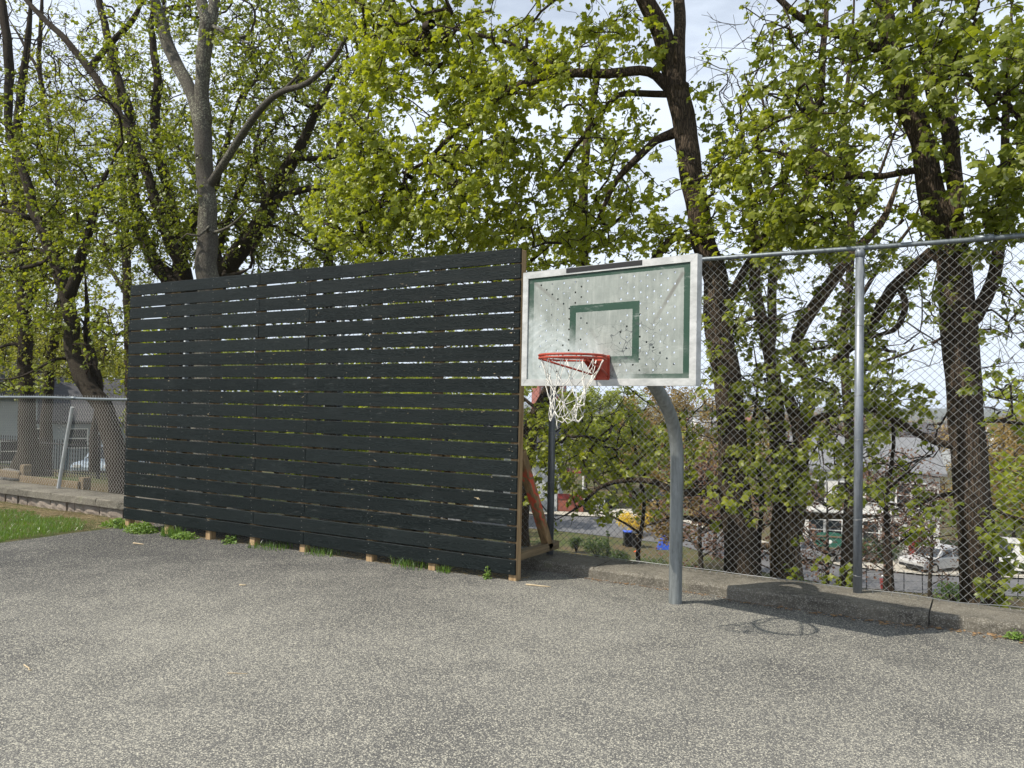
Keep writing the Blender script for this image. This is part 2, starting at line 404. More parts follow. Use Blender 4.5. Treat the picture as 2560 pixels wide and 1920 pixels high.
MAT = dict(
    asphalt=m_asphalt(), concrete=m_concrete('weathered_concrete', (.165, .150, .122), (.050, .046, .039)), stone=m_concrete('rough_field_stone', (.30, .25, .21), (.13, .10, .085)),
    paint=m_boardpaint(), timber=m_timber(), sleeper=m_timber('weathered_sleeper', (.22, .165, .10), (.11, .085, .05), 1),
    galv=m_galv('galvanised_steel', (.27, .29, .29), (.15, .165, .165)), post=m_galv('grey_painted_pipe', (.26, .285, .32), (.15, .17, .195), .35, .42),
    darkpost=m_galv('old_dark_pipe', (.20, .22, .24), (.10, .115, .13), .4, .45),
    wire=simple('zinc_wire', (.25, .255, .255), .42, .55, .15, 8), lowwire=simple('weathered_zinc_wire', (.34, .335, .32), .5, .45, .2, 8),
    sunlitposts=m_galv('sunlit_zinc_pipe', (.50, .52, .53), (.34, .36, .37), .3, .45),  # zinc colour lightened so the low fence posts look sunlit
    rail=m_galv('zinc_top_rail', (.19, .22, .24), (.10, .115, .13), .5, .4),
    bark=m_bark('furrowed_brown_bark', (.110, .082, .058), (.020, .016, .012)),
    bark2=m_bark('old_split_bark', (.20, .148, .098), (.036, .027, .02), None, .8),
    greybark=m_bark('grey_lichen_bark', (.165, .15, .128), (.06, .054, .046), (.36, .36, .27), 1.6, .85),
    leftbark=m_bark('smooth_dark_bark', (.072, .058, .043), (.020, .016, .013), (.10, .097, .068), 1.5, .35),
    twig=m_bark('dark_twig_bark', (.075, .056, .042), (.022, .017, .014)),
    greytwig=m_bark('grey_twig_bark', (.12, .108, .09), (.045, .038, .032)),
    leaf=m_leaf('fresh_maple_leaf', (.255, .305, .026), (.405, .435, .048), .54),
    leaf2=m_leaf('green_maple_leaf', (.175, .222, .020), (.320, .350, .040), .54),
    leaf3=m_leaf('deep_green_maple_leaf', (.125, .165, .018), (.215, .245, .030), .46),
    leafy=m_leaf('yellow_green_leaf', (.24, .27, .040), (.34, .33, .055), .5),
    bud=m_leaf('rusty_red_bud', (.16, .085, .06), (.24, .15, .085), .35, .2, (1.2, 1, .8)),
    ochre=m_leaf('ochre_catkin', (.30, .20, .055), (.36, .29, .08), .4, .2, (1.2, 1.1, .7)),
    forsythia=m_leaf('forsythia_petal', (.78, .55, .01), (.85, .65, .03), .3, .2, (1.1, 1, .4)),
    shrub=m_leaf('dark_shrub_leaf', (.050, .090, .022), (.10, .15, .035), .35),
    grass=m_leaf('lawn_blade', (.095, .195, .028), (.19, .29, .05), .4, .3),
    straw=m_leaf('dry_straw', (.34, .27, .15), (.48, .38, .22), .25, .2, (1.1, 1, .8)),
    weed=m_leaf('pale_weed_leaf', (.15, .26, .045), (.24, .34, .07), .4),
    deadleaf=m_leaf('dead_leaf', (.32, .20, .10), (.46, .31, .17), .2, .2, (1.1, 1, .8)),
    ground=m_ground(),
    white=simple('white_paint', (.74, .74, .72), .5, 0, .06), alu=None, rim=None, net=simple('white_nylon_cord', (.72, .70, .64), .8, 0, .12, 30),
    black=simple('black_plastic', (.012, .012, .013), .5, 0, .2), red=simple('barn_red_paint', (.26, .04, .035), .6, 0, .2),
    glass=simple('dark_window_glass', (.03, .035, .04), .08, 0, .2, 2, 0, 1, .8), iron=simple('black_iron', (.012, .012, .013), .5, .3, .2),
    blue=simple('blue_plastic', (.03, .09, .50), .4, 0, .15), orange=simple('orange_plastic', (.75, .12, .02), .5, 0, .1),
    green=simple('dark_green_board', (.03, .13, .09), .6, 0, .15, 3), brick=simple('red_brick', (.30, .10, .07), .85, 0, .2, 6),
    road=simple('street_asphalt', (.13, .13, .135), .9, 0, .15, 1.2), walk=simple('pale_sidewalk', (.42, .39, .33), .9, 0, .15, 2),
    rubber=simple('tyre_rubber', (.015, .015, .015), .9, 0, .2), chrome=simple('alloy_rim', (.5, .5, .5), .3, .8, .1),
    lamp=simple('lamp_lens', (.6, .6, .58), .1, 0, .1), tail=simple('tail_lens', (.4, .02, .02), .2, 0, .1),
    sidew=m_siding('white_clapboard', (.74, .73, .70)), sideg=m_siding('blue_grey_clapboard', (.30, .345, .36), .14), sidel=m_siding('light_grey_clapboard', (.55, .57, .58)),
    roofd=m_shingle('dark_grey_shingle', (.085, .085, .092)), roofl=m_shingle('pale_grey_shingle', (.33, .34, .35)), roofm=m_shingle('mid_grey_shingle', (.19, .195, .205)), roofr=m_shingle('brown_red_shingle', (.20, .10, .075)),
    pale_twig=simple('pale_dry_twig', (.46, .37, .24), .9, 0, .2, 30),
    soil=simple('bare_soil', (.15, .105, .07), .95, 0, .3, 3, .5, 20), rock=m_concrete('grey_rock', (.20, .19, .18), (.08, .08, .08)),
)

def m_alu():
    t = NT('dull_aluminium_frame'); P = t.co(); n = t.noise(7, 6, .7, t.map((1, 1, 2), src=P))
    c = t.mix(t.rng(n, .35, .7), (.40, .41, .40), (.62, .625, .61)); c = t.mix(t.rng(t.noise(26, 4, .6, P), .63, .72, 0, .6), c, (.20, .195, .18)); c = t.mix(t.rng(t.noise(3, 5, .7, P), .5, .7, 0, .4), c, (.30, .30, .285))
    t.col(c); t.set(.45, .25, .5); return t.m
def m_rim():
    t = NT('faded_red_rim_paint'); P = t.co(); n = t.noise(18, 5, .7, P)
    c = t.mix(t.rng(n, .35, .65), (.30, .036, .020), (.43, .078, .045)); c = t.mix(t.rng(t.noise(45, 4, .6, P), .62, .7, 0, .75), c, (.16, .075, .05))
    t.col(c); t.set(.5, 0, .4); return t.m
def m_panel():
    t = NT('worn_steel_backboard'); P = t.co(); s = t.n('ShaderNodeSeparateXYZ'); t.L(P, s.inputs[0])
    x, z = s.outputs[0], s.outputs[2]; ax = t.math('ABSOLUTE', x); az = t.math('ABSOLUTE', z)
    n = t.noise(3.2, 6, .7, P); f2 = t.noise(15, 6, .7, P); streak = t.noise(6, 5, .65, t.map((5, 1, .6), src=P))
    c = t.mix(t.rng(n, .33, .68), (.20, .225, .205), (.32, .35, .325))
    c = t.mix(t.rng(streak, .48, .72, 0, .45), c, (.44, .465, .43)); c = t.mix(t.rng(f2, .55, .72, 0, .45), c, (.18, .20, .18))
    def gt(a, v): return t.math('GREATER_THAN', a, v)
    def lt(a, v): return t.math('LESS_THAN', a, v)
    def mul(*a):
        q = a[0]
        for b in a[1:]: q = t.math('MULTIPLY', q, b)
        return q
    jx = t.math('MULTIPLY_ADD', t.noise(40, 3, .6, P), .006, -.003); axj = t.math('ADD', ax, jx); azj = t.math('ADD', az, jx)
    border = t.math('MAXIMUM', gt(axj, .659), gt(azj, .371))
    outer = mul(lt(axj, .307), lt(t.math('ADD', z, jx), .162), gt(z, -.290)); inner = mul(lt(axj, .249), lt(t.math('ADD', z, jx), .106), gt(z, -.238))
    sq = t.math('SUBTRACT', outer, inner)
    # paint worn off in the lower left, and along the bottom edge
    wl = t.math('ADD', t.math('MULTIPLY_ADD', x, -.55, t.math('MULTIPLY', z, -1.15)), t.math('MULTIPLY', n, .55))
    keep = t.math('SUBTRACT', 1, t.rng(wl, .42, .60, 0, .85)); keep = t.math('MULTIPLY', keep, t.rng(t.math('ADD', z, t.math('MULTIPLY', f2, .10)), -.40, -.30, .35, 1))
    keep = t.math('MULTIPLY', keep, t.rng(f2, .66, .74, 1, .45))
    lowL = t.math('MULTIPLY', t.rng(wl, .44, .62), t.rng(f2, .35, .6, .25, .8))
    c = t.mix(lowL, c, (.46, .51, .51))                                             # ball-polished pale patch
    ring = t.n('ShaderNodeTexWave', wave_type='RINGS', rings_direction='Y'); ring.inputs['Scale'].default_value = 5.5; ring.inputs['Distortion'].default_value = 3.5
    ring.inputs['Detail'].default_value = 2; t.L(t.map((1, 1, 1.15), src=P, loc=(.46, 0, .30)), ring.inputs[0])
    c = t.mix(t.math('MULTIPLY', t.rng(ring.outputs[0], .6, .95, 0, .35), lowL), c, (.66, .69, .67))
    g = t.mix(f2, (.010, .044, .026), (.022, .068, .043))
    c = t.mix(t.math('MULTIPLY', t.math('MAXIMUM', border, sq), keep), c, g)
    c = t.mix(t.rng(t.noise(2.1, 5, .75, t.map((1, 1, 1.2), src=P, loc=(3, 0, 1))), .50, .72, 0, .5), c, (.13, .145, .135))
    c = t.mix(t.rng(t.noise(9, 6, .8, t.map((.5, 1, 2.2), (0, .5, 0), src=P)), .56, .70, 0, .4), c, (.50, .53, .51))
    # dark diagonal streaks that fade along their length
    def streakline(x0, z0, x1, z1, w, st):
        dx, dz = x1 - x0, z1 - z0; ln = math.hypot(dx, dz); nx, nz_ = -dz / ln, dx / ln
        dd = t.math('ABSOLUTE', t.math('ADD', t.math('MULTIPLY_ADD', x, nx, t.math('MULTIPLY', z, nz_)), -(x0 * nx + z0 * nz_)))
        u = t.math('ADD', t.math('MULTIPLY_ADD', x, dx / ln, t.math('MULTIPLY', z, dz / ln)), -(x0 * dx + z0 * dz) / ln)
        return mul(t.rng(dd, w * .4, w, 1, 0), t.rng(u, -.01, .01), t.rng(u, ln * .35, ln, st, 0))
    c = t.mix(streakline(.655, .34, .36, -.10, .020, .62), c, (.11, .10, .088))
    c = t.mix(streakline(-.655, .37, -.33, .13, .018, .45), c, (.13, .12, .105))
    c = t.mix(streakline(-.12, -.02, .02, -.20, .022, .28), c, (.16, .16, .15))
    # scribbles: thin wandering pen lines round the lower right of the target square
    def scrib(scale, th, rot):
        q = t.noise(scale, 2.2, .4, t.map((1, 1, 1.3), (0, rot, 0), src=P)); return t.rng(t.math('ABSOLUTE', t.math('SUBTRACT', q, .5)), th * .4, th, 1, 0)
    reg = t.math('MULTIPLY', t.rng(t.math('ABSOLUTE', t.math('ADD', x, -.22)), .24, .34, 1, 0), t.rng(t.math('ABSOLUTE', t.math('ADD', z, .20)), .17, .25, 1, 0))
    sc = t.math('MAXIMUM', scrib(5, .006, .4), scrib(7.5, .007, 1.1))
    c = t.mix(mul(sc, reg, t.rng(t.noise(4, 2, .5, P), .38, .52, 0, .9)), c, (.06, .07, .075))
    t.col(c); t.set(t.rng(n, .3, .7, .42, .62), .15, .5); t.bump(f2, .12, .004)
    return t.m
MAT['alu'] = m_alu(); MAT['rim'] = m_rim(); MAT['panel'] = m_panel()

# ================================================================== SETTING
def geo(a, b, n): return list(np.geomspace(a, b, n))
xs = sorted(set([-q for q in geo(34, 5200, 34)] + list(np.arange(-34, 34.1, 1.0)) + geo(35, 5200, 30)))
ys = sorted(set([-q for q in geo(2, 400, 14)] + list(np.arange(-1, 6.9, 1.0)) + [7.0, 7.4, 7.82] + list(np.arange(8.4, 60, 1.1)) + geo(60, 6500, 60)))
GX, GY = np.meshgrid(xs, ys)
GZ = terrain_z(GX, GY)
GZ = np.where((GY <= 7.45), np.where(GX < -10.6, -.10 + .02 * np.sin(GX * 1.3) * np.sin(GY * 1.7), -.28), GZ)
GZ = np.where((GY > 7.45) & (GY < 8.3), -.12, GZ)
far = (GY > 8.5); GZ = GZ + np.where(far, .12 * np.sin(GX * .9 + GY * .4) * np.sin(GY * .8), 0) * sst(8.5, 14, GY) * (1 - sst(26, 33, GY))
nx, ny = len(xs), len(ys)
idx = np.arange(nx * ny).reshape(ny, nx)
Fq = np.stack([idx[:-1, :-1], idx[:-1, 1:], idx[1:, 1:], idx[1:, :-1]], -1).reshape(-1, 4)
obj('ground', np_mesh('ground', np.stack([GX, GY, GZ], -1).reshape(-1, 3), Fq, True), MAT['ground'], kind='structure')

# asphalt court: a sheet with a ragged left edge along the lawn
cx = [-10.4] + list(np.arange(-10.2, -5.9, .2)) + list(np.arange(-5, 31, 1.5)); cyv = list(np.arange(-26, 4, 1.5)) + list(np.arange(4, 7.42, .12)) + [7.44]
V = []
for y in cyv:
    for i, x in enumerate(cx):
        xx = x + (.10 * mnoise.noise((y * 1.7, 3, 0)) + .05 * mnoise.noise((y * 6, 1, 0)) if i == 0 else 0)
        dip = -.018 * math.exp(-((y - 7.15) / .18) ** 2) if -11 < x < 3 else 0
        V.append((xx, y, float(court_z(xx)) + dip + .010 * mnoise.noise((xx * .5, y * .5, 0)) - (.035 if i == 0 else 0)))
n1 = len(cx); F = [(j * n1 + i, j * n1 + i + 1, (j + 1) * n1 + i + 1, (j + 1) * n1 + i) for j in range(len(cyv) - 1) for i in range(n1 - 1)]
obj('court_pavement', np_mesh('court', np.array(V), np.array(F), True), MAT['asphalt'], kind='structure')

# ------------------------------------------------------------------ kerb (right) and retaining wall (left)
KB = 7.86
def kerb_top(X): return 0.092 + 0.073 * float(sst(-2, -13, X))
def rough_block(x0, x1, y0, y1, z0, z1a, z1b, seed, amp=.008, bev=.02, nx=None):
    """concrete block: front and top faces subdivided and worn, chamfered front edge"""
    rnd = random.Random(seed); nx = nx or max(2, int((x1 - x0) / .09)); prof = [(y0, z0), (y0, None, -bev * 1.2), (y0 + bev * .8, None, 0), ((y0 + y1) / 2, None, .004), (y1, None, 0), (y1, z0)]
    V = []
    for i in range(nx + 1):
        x = x0 + (x1 - x0) * i / nx; zt = z1a + (z1b - z1a) * i / nx
        for k, p in enumerate(prof):
            y = p[0]; z = p[1] if p[1] is not None else zt + p[2]
            a = mnoise.noise((x * 9 + seed, k * 3.1, 0)) * amp; b = mnoise.noise((x * 23 + seed, k * 5.7, 4)) * amp * .8
            V.append((x + (0 if 0 < i < nx else rnd.uniform(-.002, .002)), y + (a + b if k < 3 else 0), z + (a * .7 + b if 1 <= k <= 3 else 0)))
    m = len(prof); F = [(i * m + k, (i + 1) * m + k, (i + 1) * m + (k + 1) % m, i * m + (k + 1) % m) for i in range(nx) for k in range(m)]
    F += [tuple(range(m - 1, -1, -1)), tuple(range(nx * m, nx * m + m))]
    return MB().add(V, F)
kerb = tag(bpy.data.objects.new('kerb', None), 'long concrete kerb under the tall chain link fence', 'kerb'); COL.objects.link(kerb); kerb['kind'] = 'structure'
segs_k = [(-10.2, -8.0, 7.32), (-7.99, -5.6, 7.315), (-5.59, -3.38, 7.32), (-3.37, -2.02, 7.31), (-2.012, -.404, 7.235), (-.397, 1.9, 7.30), (1.91, 4.6, 7.30), (4.61, 9, 7.3), (9.01, 16, 7.3)]
for i, (a, b, y) in enumerate(segs_k):
    o = obj('kerb_stone', rough_block(a, b, y, KB, -.30, kerb_top(a) + (.012 if i == 4 else 0), kerb_top(b) + (.012 if i == 4 else 0), 11 + i * 7, .010, .024), MAT['concrete'], kerb)
    if i == 4: o['label'] = 'projecting darker kerb length with a cracked end'
rw = thing('retaining_wall', 'low wall of rough stone blocks capped with grey slabs beside the lawn', 'wall', (-14.7, 7.5, 0))
x = -10.21; k = 0
while x > -19.6:
    w = random.uniform(1.1, 1.9)
    obj('cap_slab', rough_block(x - w + .012 + 14.7, x + 14.7, 7.215 - 7.5, 7.80 - 7.5, .055, .165, .165, 91 + k * 5, .010, .012), MAT['concrete'], rw, (0, 0, 0)); x -= w; k += 1
for row, (za, zb) in enumerate(((-.115, .052), (-.30, -.118))):
    x = -10.215 - row * .13
    while x > -19.5:
        w = random.uniform(.17, .42); d = random.uniform(-.02, .02); h = zb - za
        bm = bmesh.new(); bmesh.ops.create_cube(bm, size=1); bmesh.ops.subdivide_edges(bm, edges=bm.edges[:], cuts=2, use_grid_fill=True)
        for v in bm.verts:
            c = Vector(v.co); v.co = Vector((c.x * (w - .012), c.y * .36, c.z * (h - .010)))
            r = max(abs(c.x), abs(c.z)); 
            if c.y < -.4: v.co.y += .022 * (max(0, r - .3) / .2)
            v.co += Vector((mnoise.noise((x + c.x * 3, c.y, c.z * 2)), mnoise.noise((x + c.x * 5, c.z * 3, 7)), mnoise.noise((x + c.x * 3, c.z, 3)))) * .010
        me = bpy.data.meshes.new('stone_block'); bm.to_mesh(me); bm.free()
        obj('stone_block', me, MAT['stone'], rw, (x - w / 2 + 14.7, 7.29 + .16 + d - 7.5, (za + zb) / 2)); x -= w
obj('core', MB().box((0.0, .14, -.14), (9.2, .22, .36)), MAT['soil'], rw)

# ------------------------------------------------------------------ chain link fences
def chain_link(x0, x1, z0f, z1, Y, r, bul=.012, seed=0, h=.0362, wavy=.02):
    nk = int((x1 - x0) / h); P0 = []; P1 = []
    for k in range(nk):
        xk = x0 + k * h; zb = z0f(xk) + wavy * mnoise.noise((xk * 1.9 + seed, 0, 0)); nj = int((z1 - zb) / h)
        j = np.arange(nj + 1); right = ((j + k) % 2 == 1)
        X = xk + np.where(right, h, 0.0) + .004 * np.sin(j * .23 + xk * 2.1 + seed)
        Z = z1 - (nj - j) * h - np.where(False, 0, 0) + .003 * np.sin(xk * 3 + j * .4)
        Yv = Y + np.where(right, .0028, -.0028) * (1 if k % 2 else -1) + bul * np.sin(xk * 2.05 + seed) * np.sin(j / max(nj, 1) * 3.1)
        Q = np.stack([X, Yv, Z], 1)
        P0.append(Q[:-1]); P1.append(Q[1:])
        # twisted barb at the top
        tp = Q[-1]; P0.append(tp[None]); P1.append((tp + np.array([random.uniform(-.010, .010), random.uniform(-.006, .006), .022]))[None])
        bt = Q[0]; P0.append(bt[None]); P1.append((bt + np.array([random.uniform(-.014, .014), random.uniform(-.03, .0), -.02]))[None])
    V, F = seg_arrays(np.concatenate(P0), np.concatenate(P1), r, r, 4)
    return np_mesh('chain_link', V, F, True)
FY = 7.65
tf = thing('chain_link_fence', 'tall galvanised chain link fence standing on the concrete kerb', 'fence', (-4, FY, 0.1))
def rel(p, base): return tuple(np.asarray(p, float) - np.asarray(base, float))
TB = np.array((-4, FY, 0.1))
post_x = [-10.15, -7.1, -4.04, -.98, 2.07, 5.1]
for i, px in enumerate(post_x):
    zb = kerb_top(px) - .02 - (.0); m = MB().tube([(0, 0, 0), (0, 0, 3.02 - 0)], .0375, 16)
    m.tube([(0, 0, 3.0), (0, 0, 3.05), (0, 0, 3.075)], [.043, .043, .030], 16)
    po = obj('post', m.mesh('post', False), MAT['darkpost'] if i in (0, 1, 2) else MAT['post'], tf, rel((px, FY, zb), TB))
    if i == 2: po['label'] = 'darker post beside the leaning brace'
    me = po.data
    for pl in me.polygons: pl.use_smooth = len(pl.vertices) == 4
    for zt in (.14, .72, 1.30, 1.72, 2.35):
        zt += random.uniform(-.08, .08); tl = random.uniform(-.012, .012)
        ring = [(.041 * math.cos(a), .041 * math.sin(a) + .004, zt + tl * math.cos(a)) for a in np.linspace(-.5, math.pi + .5 + math.pi * .7, 16)]
        obj('tie', MB().tube(ring, .0028, 5).mesh('tie', True), MAT['wire'], tf, rel((px, FY, zb), TB))
rail = MB().tube([(x, .0, 3.155 - .1 + .006 * math.sin(x * 1.3)) for x in np.arange(-6.2, 9.3, .5)], .0215, 12)
for jx in (-2.9, 1.1, 3.9, 7.2): rail.tube([(jx, 0, 3.055), (jx + .14, 0, 3.055)], .0285, 12)
obj('top_rail', rail.mesh('top_rail', True), MAT['rail'], tf)
cl = obj('chain_link', chain_link(-10.2, 5.2, lambda x: kerb_top(x) + .03, 3.175, FY + .047, .0017, .010, 1.0), MAT['wire'], tf, rel((0, 0, 0), TB), kind='stuff')
tw = [(x, FY + .035 + .012 * math.sin(x * 5), kerb_top(x) + .045 + .018 * mnoise.noise((x * 2.3, 0, 0))) for x in np.arange(-10.2, 5.2, .11)]
obj('tension_wire', MB().tube([rel(p, TB) for p in tw], .0036, 5).mesh('tension_wire', True), MAT['wire'], tf)

lf = thing('chain_link_fence', 'low chain link fence with a leaning post on the stone wall by the lawn', 'fence', (-14.5, FY, .165)); LB = np.array((-14.5, FY, .165))
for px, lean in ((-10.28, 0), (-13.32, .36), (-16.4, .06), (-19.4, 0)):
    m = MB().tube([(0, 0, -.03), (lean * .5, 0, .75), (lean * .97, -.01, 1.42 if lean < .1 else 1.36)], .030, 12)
    o = obj('post', m.mesh('post'), MAT['sunlitposts'], lf, rel((px, FY, .165), LB))
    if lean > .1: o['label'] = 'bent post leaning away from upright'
    for zt in (.5, 1.0):
        q = lean * zt / 1.4; obj('tie', MB().tube([(q + .034 * math.cos(a), .034 * math.sin(a), zt) for a in np.linspace(0, 5.5, 12)], .0026, 5).mesh('tie', True), MAT['wire'], lf, rel((px, FY, .165), LB))
rl = MB().tube([(x, 0, 1.505 + .006 * math.sin(x * 2)) for x in np.arange(-5, 4.3, .4)], .0235, 10); rl.tube([(1.35, 0, 1.508), (1.62, 0, 1.508)], .029, 10)
obj('top_rail', rl.mesh('top_rail', True), MAT['rail'], lf)
obj('chain_link', chain_link(-19.4, -10.25, lambda x: .165 + .02, 1.70, FY + .04, .0024, .02, 5.0), MAT['lowwire'], lf, rel((0, 0, 0), LB), kind='stuff')

# ------------------------------------------------------------------ slatted wall
WX0, WX1, WY = -10.10, -3.915, 6.70
sw = thing('slatted_wall', 'tall dark green black wall of horizontal wooden boards on pine posts', 'wall', (-7.0, WY + .1, 0)); WB = np.array((-7.0, WY + .1, 0))
PX = [-10.05, -9.215, -8.40, -7.60, -6.77, -5.77, -4.93, -3.975]
JA, JB = -7.555, -6.725
bt, bh, pit = .024, .1428, .1598
meshes = {}
def board_mesh(a, b):
    key = (round(a, 3), round(b, 3))
    if key not in meshes: meshes[key] = MB().box((0, 0, 0), (b - a - .0012, bt, bh), .0035).mesh('board')
    return meshes[key]
for r in range(20):
    zc = .055 + bh / 2 + pit * (19 - r); J = JA if r % 2 == 0 else JB
    for a, b in ((WX0 + random.uniform(-.012, .008), J), (J, WX1)):
        if a < -9: a = WX0
        o = obj('board', board_mesh(a, b), MAT['paint'], sw, rel(((a + b) / 2 + random.uniform(-.0015, .0015), WY + bt / 2 + random.uniform(-.002, .002), zc + random.uniform(-.0025, .0025)), WB))
        o.rotation_euler = (random.uniform(-.012, .012), random.uniform(-.0006, .0006), random.uniform(-.0004, .0004))
pm = MB().box((0, 0, 0), (.09, .09, 3.42), .006).mesh('post')
for i, px in enumerate(PX):
    gz = float(court_z(px)); obj('post', pm, MAT['timber'], sw, rel((px + (.0 if i < 7 else .015), WY + bt + .003 + .045, 3.222 - 1.71), WB))
# braces and ground timbers behind each post
def stick(p0, p1, w, bev=.005):
    p0, p1 = Vector(p0), Vector(p1); d = p1 - p0; q = d.to_track_quat('Z', 'X').to_matrix(); V, F = cbox((w, w, d.length), bev)
    return MB().add([q @ Vector(v) + (p0 + p1) / 2 for v in V], F)
def m_spray():
    t = NT('pine_with_red_spray_paint'); P = t.co(); g = t.noise(3.2, 5, .6, t.map((9, 3, 2), src=P)); c = t.mix(t.rng(g, .38, .62), (.34, .225, .115), (.17, .115, .06))
    w = t.n('ShaderNodeTexWave', wave_type='BANDS', bands_direction='DIAGONAL'); w.inputs['Scale'].default_value = 5; w.inputs['Distortion'].default_value = 9; w.inputs['Detail'].default_value = 2; w.inputs['Detail Scale'].default_value = 1.6
    t.L(P, w.inputs[0]); s = t.n('ShaderNodeSeparateXYZ'); t.L(P, s.inputs[0])
    k = t.math('MULTIPLY', t.rng(w.outputs[0], .55, .75), t.rng(s.outputs[2], .42, .55)); k = t.math('MULTIPLY', k, t.rng(s.outputs[2], .98, 1.08, .85, 0))
    t.col(t.mix(k, c, (.58, .085, .05))); t.set(.75, 0, .3); t.bump(g, .3, .004); return t.m
MAT['spray'] = m_spray()
for i, px in enumerate(PX):
    last = i == 7
    o = obj('brace', stick((0, .085, 1.24), (0, .72, .20), .088), MAT['spray' if last else 'timber'], sw, rel((px + .0, WY + bt + .05, 0), WB))
    if last: o['label'] = 'leaning pine brace marked with red spray paint'
    sl = .30 if last else .62
    obj('base_timber', MB().box((0, 0, 0), (.088, .84, .085), .006), MAT['sleeper'], sw, rel((px, WY + bt + .095 + .42, .092 + .125 + (.0)), WB))
sc = MB()
for r in range(20):
    zc = .055 + bh / 2 + pit * (19 - r)
    for i, px in enumerate(PX):
        for dz in (-.04, .042):
            sc.box((px + random.uniform(-.018, .018) + 7.0, -.1 - .0012, zc + dz + random.uniform(-.006, .006)), (.0085, .004, .0085), .002)
obj('screw_heads', sc, simple('dull_screw', (.20, .20, .19), .5, .5, .3, 40), sw, kind='stuff')

# ------------------------------------------------------------------ basketball hoop
BC = np.array((-2.479, 5.487, 2.312)); BA = -0.142
BD = np.array((math.cos(BA), math.sin(BA), 0)); BN = np.array((math.sin(BA), -math.cos(BA), 0))
HB = np.array((-2.335, 6.772, 0.0))
hp = thing('basketball_hoop', 'basketball hoop with perforated grey backboard on a gooseneck steel pole', 'basketball hoop', tuple(HB))
def catmull(P, step):
    P = [Vector(p) for p in P]; Q = [P[0] * 2 - P[1]] + P + [P[-1] * 2 - P[-2]]; out = []
    for i in range(1, len(Q) - 2):
        n = max(2, int((Q[i + 1] - Q[i]).length / step))
        for k in range(n):
            t = k / n; a, b, c, d = Q[i - 1:i + 3]
            out.append(.5 * ((2 * b) + (c - a) * t + (2 * a - 5 * b + 4 * c - d) * t * t + (3 * b - a - 3 * c + d) * t ** 3))
    return out + [P[-1]]
nv = Vector(BN)
pp = [Vector((0, 0, -.25)), Vector((0, 0, 0)), Vector((0, 0, .6)), Vector((0, 0, 1.15)), Vector((0, 0, 1.38)) + nv * .02, Vector((0, 0, 1.58)) + nv * .10, Vector((0, 0, 1.76)) + nv * .26, Vector((0, 0, 1.90)) + nv * .45, Vector((0, 0, 2.02)) + nv * .68, Vector((0, 0, 2.12)) + nv * .95, Vector((0, 0, 2.18)) + nv * 1.19]
obj('pole', MB().tube(catmull(pp, .05), .0575, 24).mesh('pole', True), MAT['galv'], hp)
BL = rel(BC, HB)
# panel with real holes
def panel_mesh():
    m = MB(); th = .006; hx, hz = .712, .412; cw, ch = .055, .0405
    cols = [.148 + .055 * i for i in range(9)]; rows = [.3443 - .0405 * k for k in range(18)]
    xe = cols[0] - cw / 2; xo = cols[-1] + cw / 2; zt = rows[0] + ch / 2; zb = rows[-1] - ch / 2
    def quad(x0, x1, z0, z1):
        for y, fl in ((0, 0), (th, 1)):
            q = [(x0, y, z0), (x1, y, z0), (x1, y, z1), (x0, y, z1)]; m.add(q, [(0, 1, 2, 3) if not fl else (3, 2, 1, 0)])
    quad(-hx, hx, zt, hz); quad(-hx, hx, -hz, zb); quad(-hx, -xo, zb, zt); quad(xo, hx, zb, zt); quad(-xe, xe, zb, zt)
    rr = .0082
    for sgn in (-1, 1):
        for ci, cxx in enumerate(cols):
            for ri, cz in enumerate(rows):
                x = sgn * cxx; hole = (ci + ri) % 2 == 0
                if .165 > cz > -.29 and abs(x) < .307 and (abs(x) > .245 or cz > .09 or cz < -.2): hole = False
                if not hole: quad(x - cw / 2, x + cw / 2, cz - ch / 2, cz + ch / 2); continue
                ang = [math.pi / 4 * k + math.pi / 8 for k in range(8)]
                for y, fl in ((0, 0), (th, 1)):
                    co = [(x + cw / 2, y, cz + ch / 2), (x - cw / 2, y, cz + ch / 2), (x - cw / 2, y, cz - ch / 2), (x + cw / 2, y, cz - ch / 2)]
                    ho = [(x + rr * math.cos(a), y, cz + rr * math.sin(a)) for a in ang]
                    Fc = []
                    for k in range(8):
                        kn = (k + 1) % 8
                        if k % 2 == 0: Fc.append(((k // 2), 4 + kn, 4 + k))                       # triangle at a corner
                        else: Fc.append((k // 2, (k // 2 + 1) % 4, 4 + kn, 4 + k))
                    m.add(co + ho, Fc)
                ring = [(x + rr * math.cos(a), yy, cz + rr * math.sin(a)) for yy in (0, th) for a in ang]
                m.add(ring, [(k, (k + 1) % 8, (k + 1) % 8 + 8, k + 8) for k in range(8)])
    me = bpy.data.meshes.new('backboard'); me.from_pydata(m.v, [], m.f); me.update(); return me
bb = obj('backboard', panel_mesh(), MAT['panel'], hp, BL, BA)
hw, hh, fw_, fd = .7635, .457, .052, .062
fr = MB()
for s in (-1, 1):                                   # mitred frame
    def bar(poly): 
        fr.add([(x, y, z) for y in (-.012, fd) for x, z in poly], [(0, 1, 2, 3), (7, 6, 5, 4), (0, 4, 5, 1), (1, 5, 6, 2), (2, 6, 7, 3), (3, 7, 4, 0)])
    bar([(-hw, s * hh), (hw, s * hh), (hw - fw_ - .001, s * (hh - fw_)), (-hw + fw_ + .001, s * (hh - fw_))])
    bar([(s * hw, -hh + .001), (s * hw, hh - .001), (s * (hw - fw_), hh - fw_ - .001), (s * (hw - fw_), -hh + fw_ + .001)])
obj('frame', fr, MAT['alu'], bb)
obj('tape_strip', MB().box((-.004, -.0145, hh - .021), (.668, .004, .036), .001), MAT['black'], bb)
br = MB()                                           # rear braces holding the board to the gooseneck
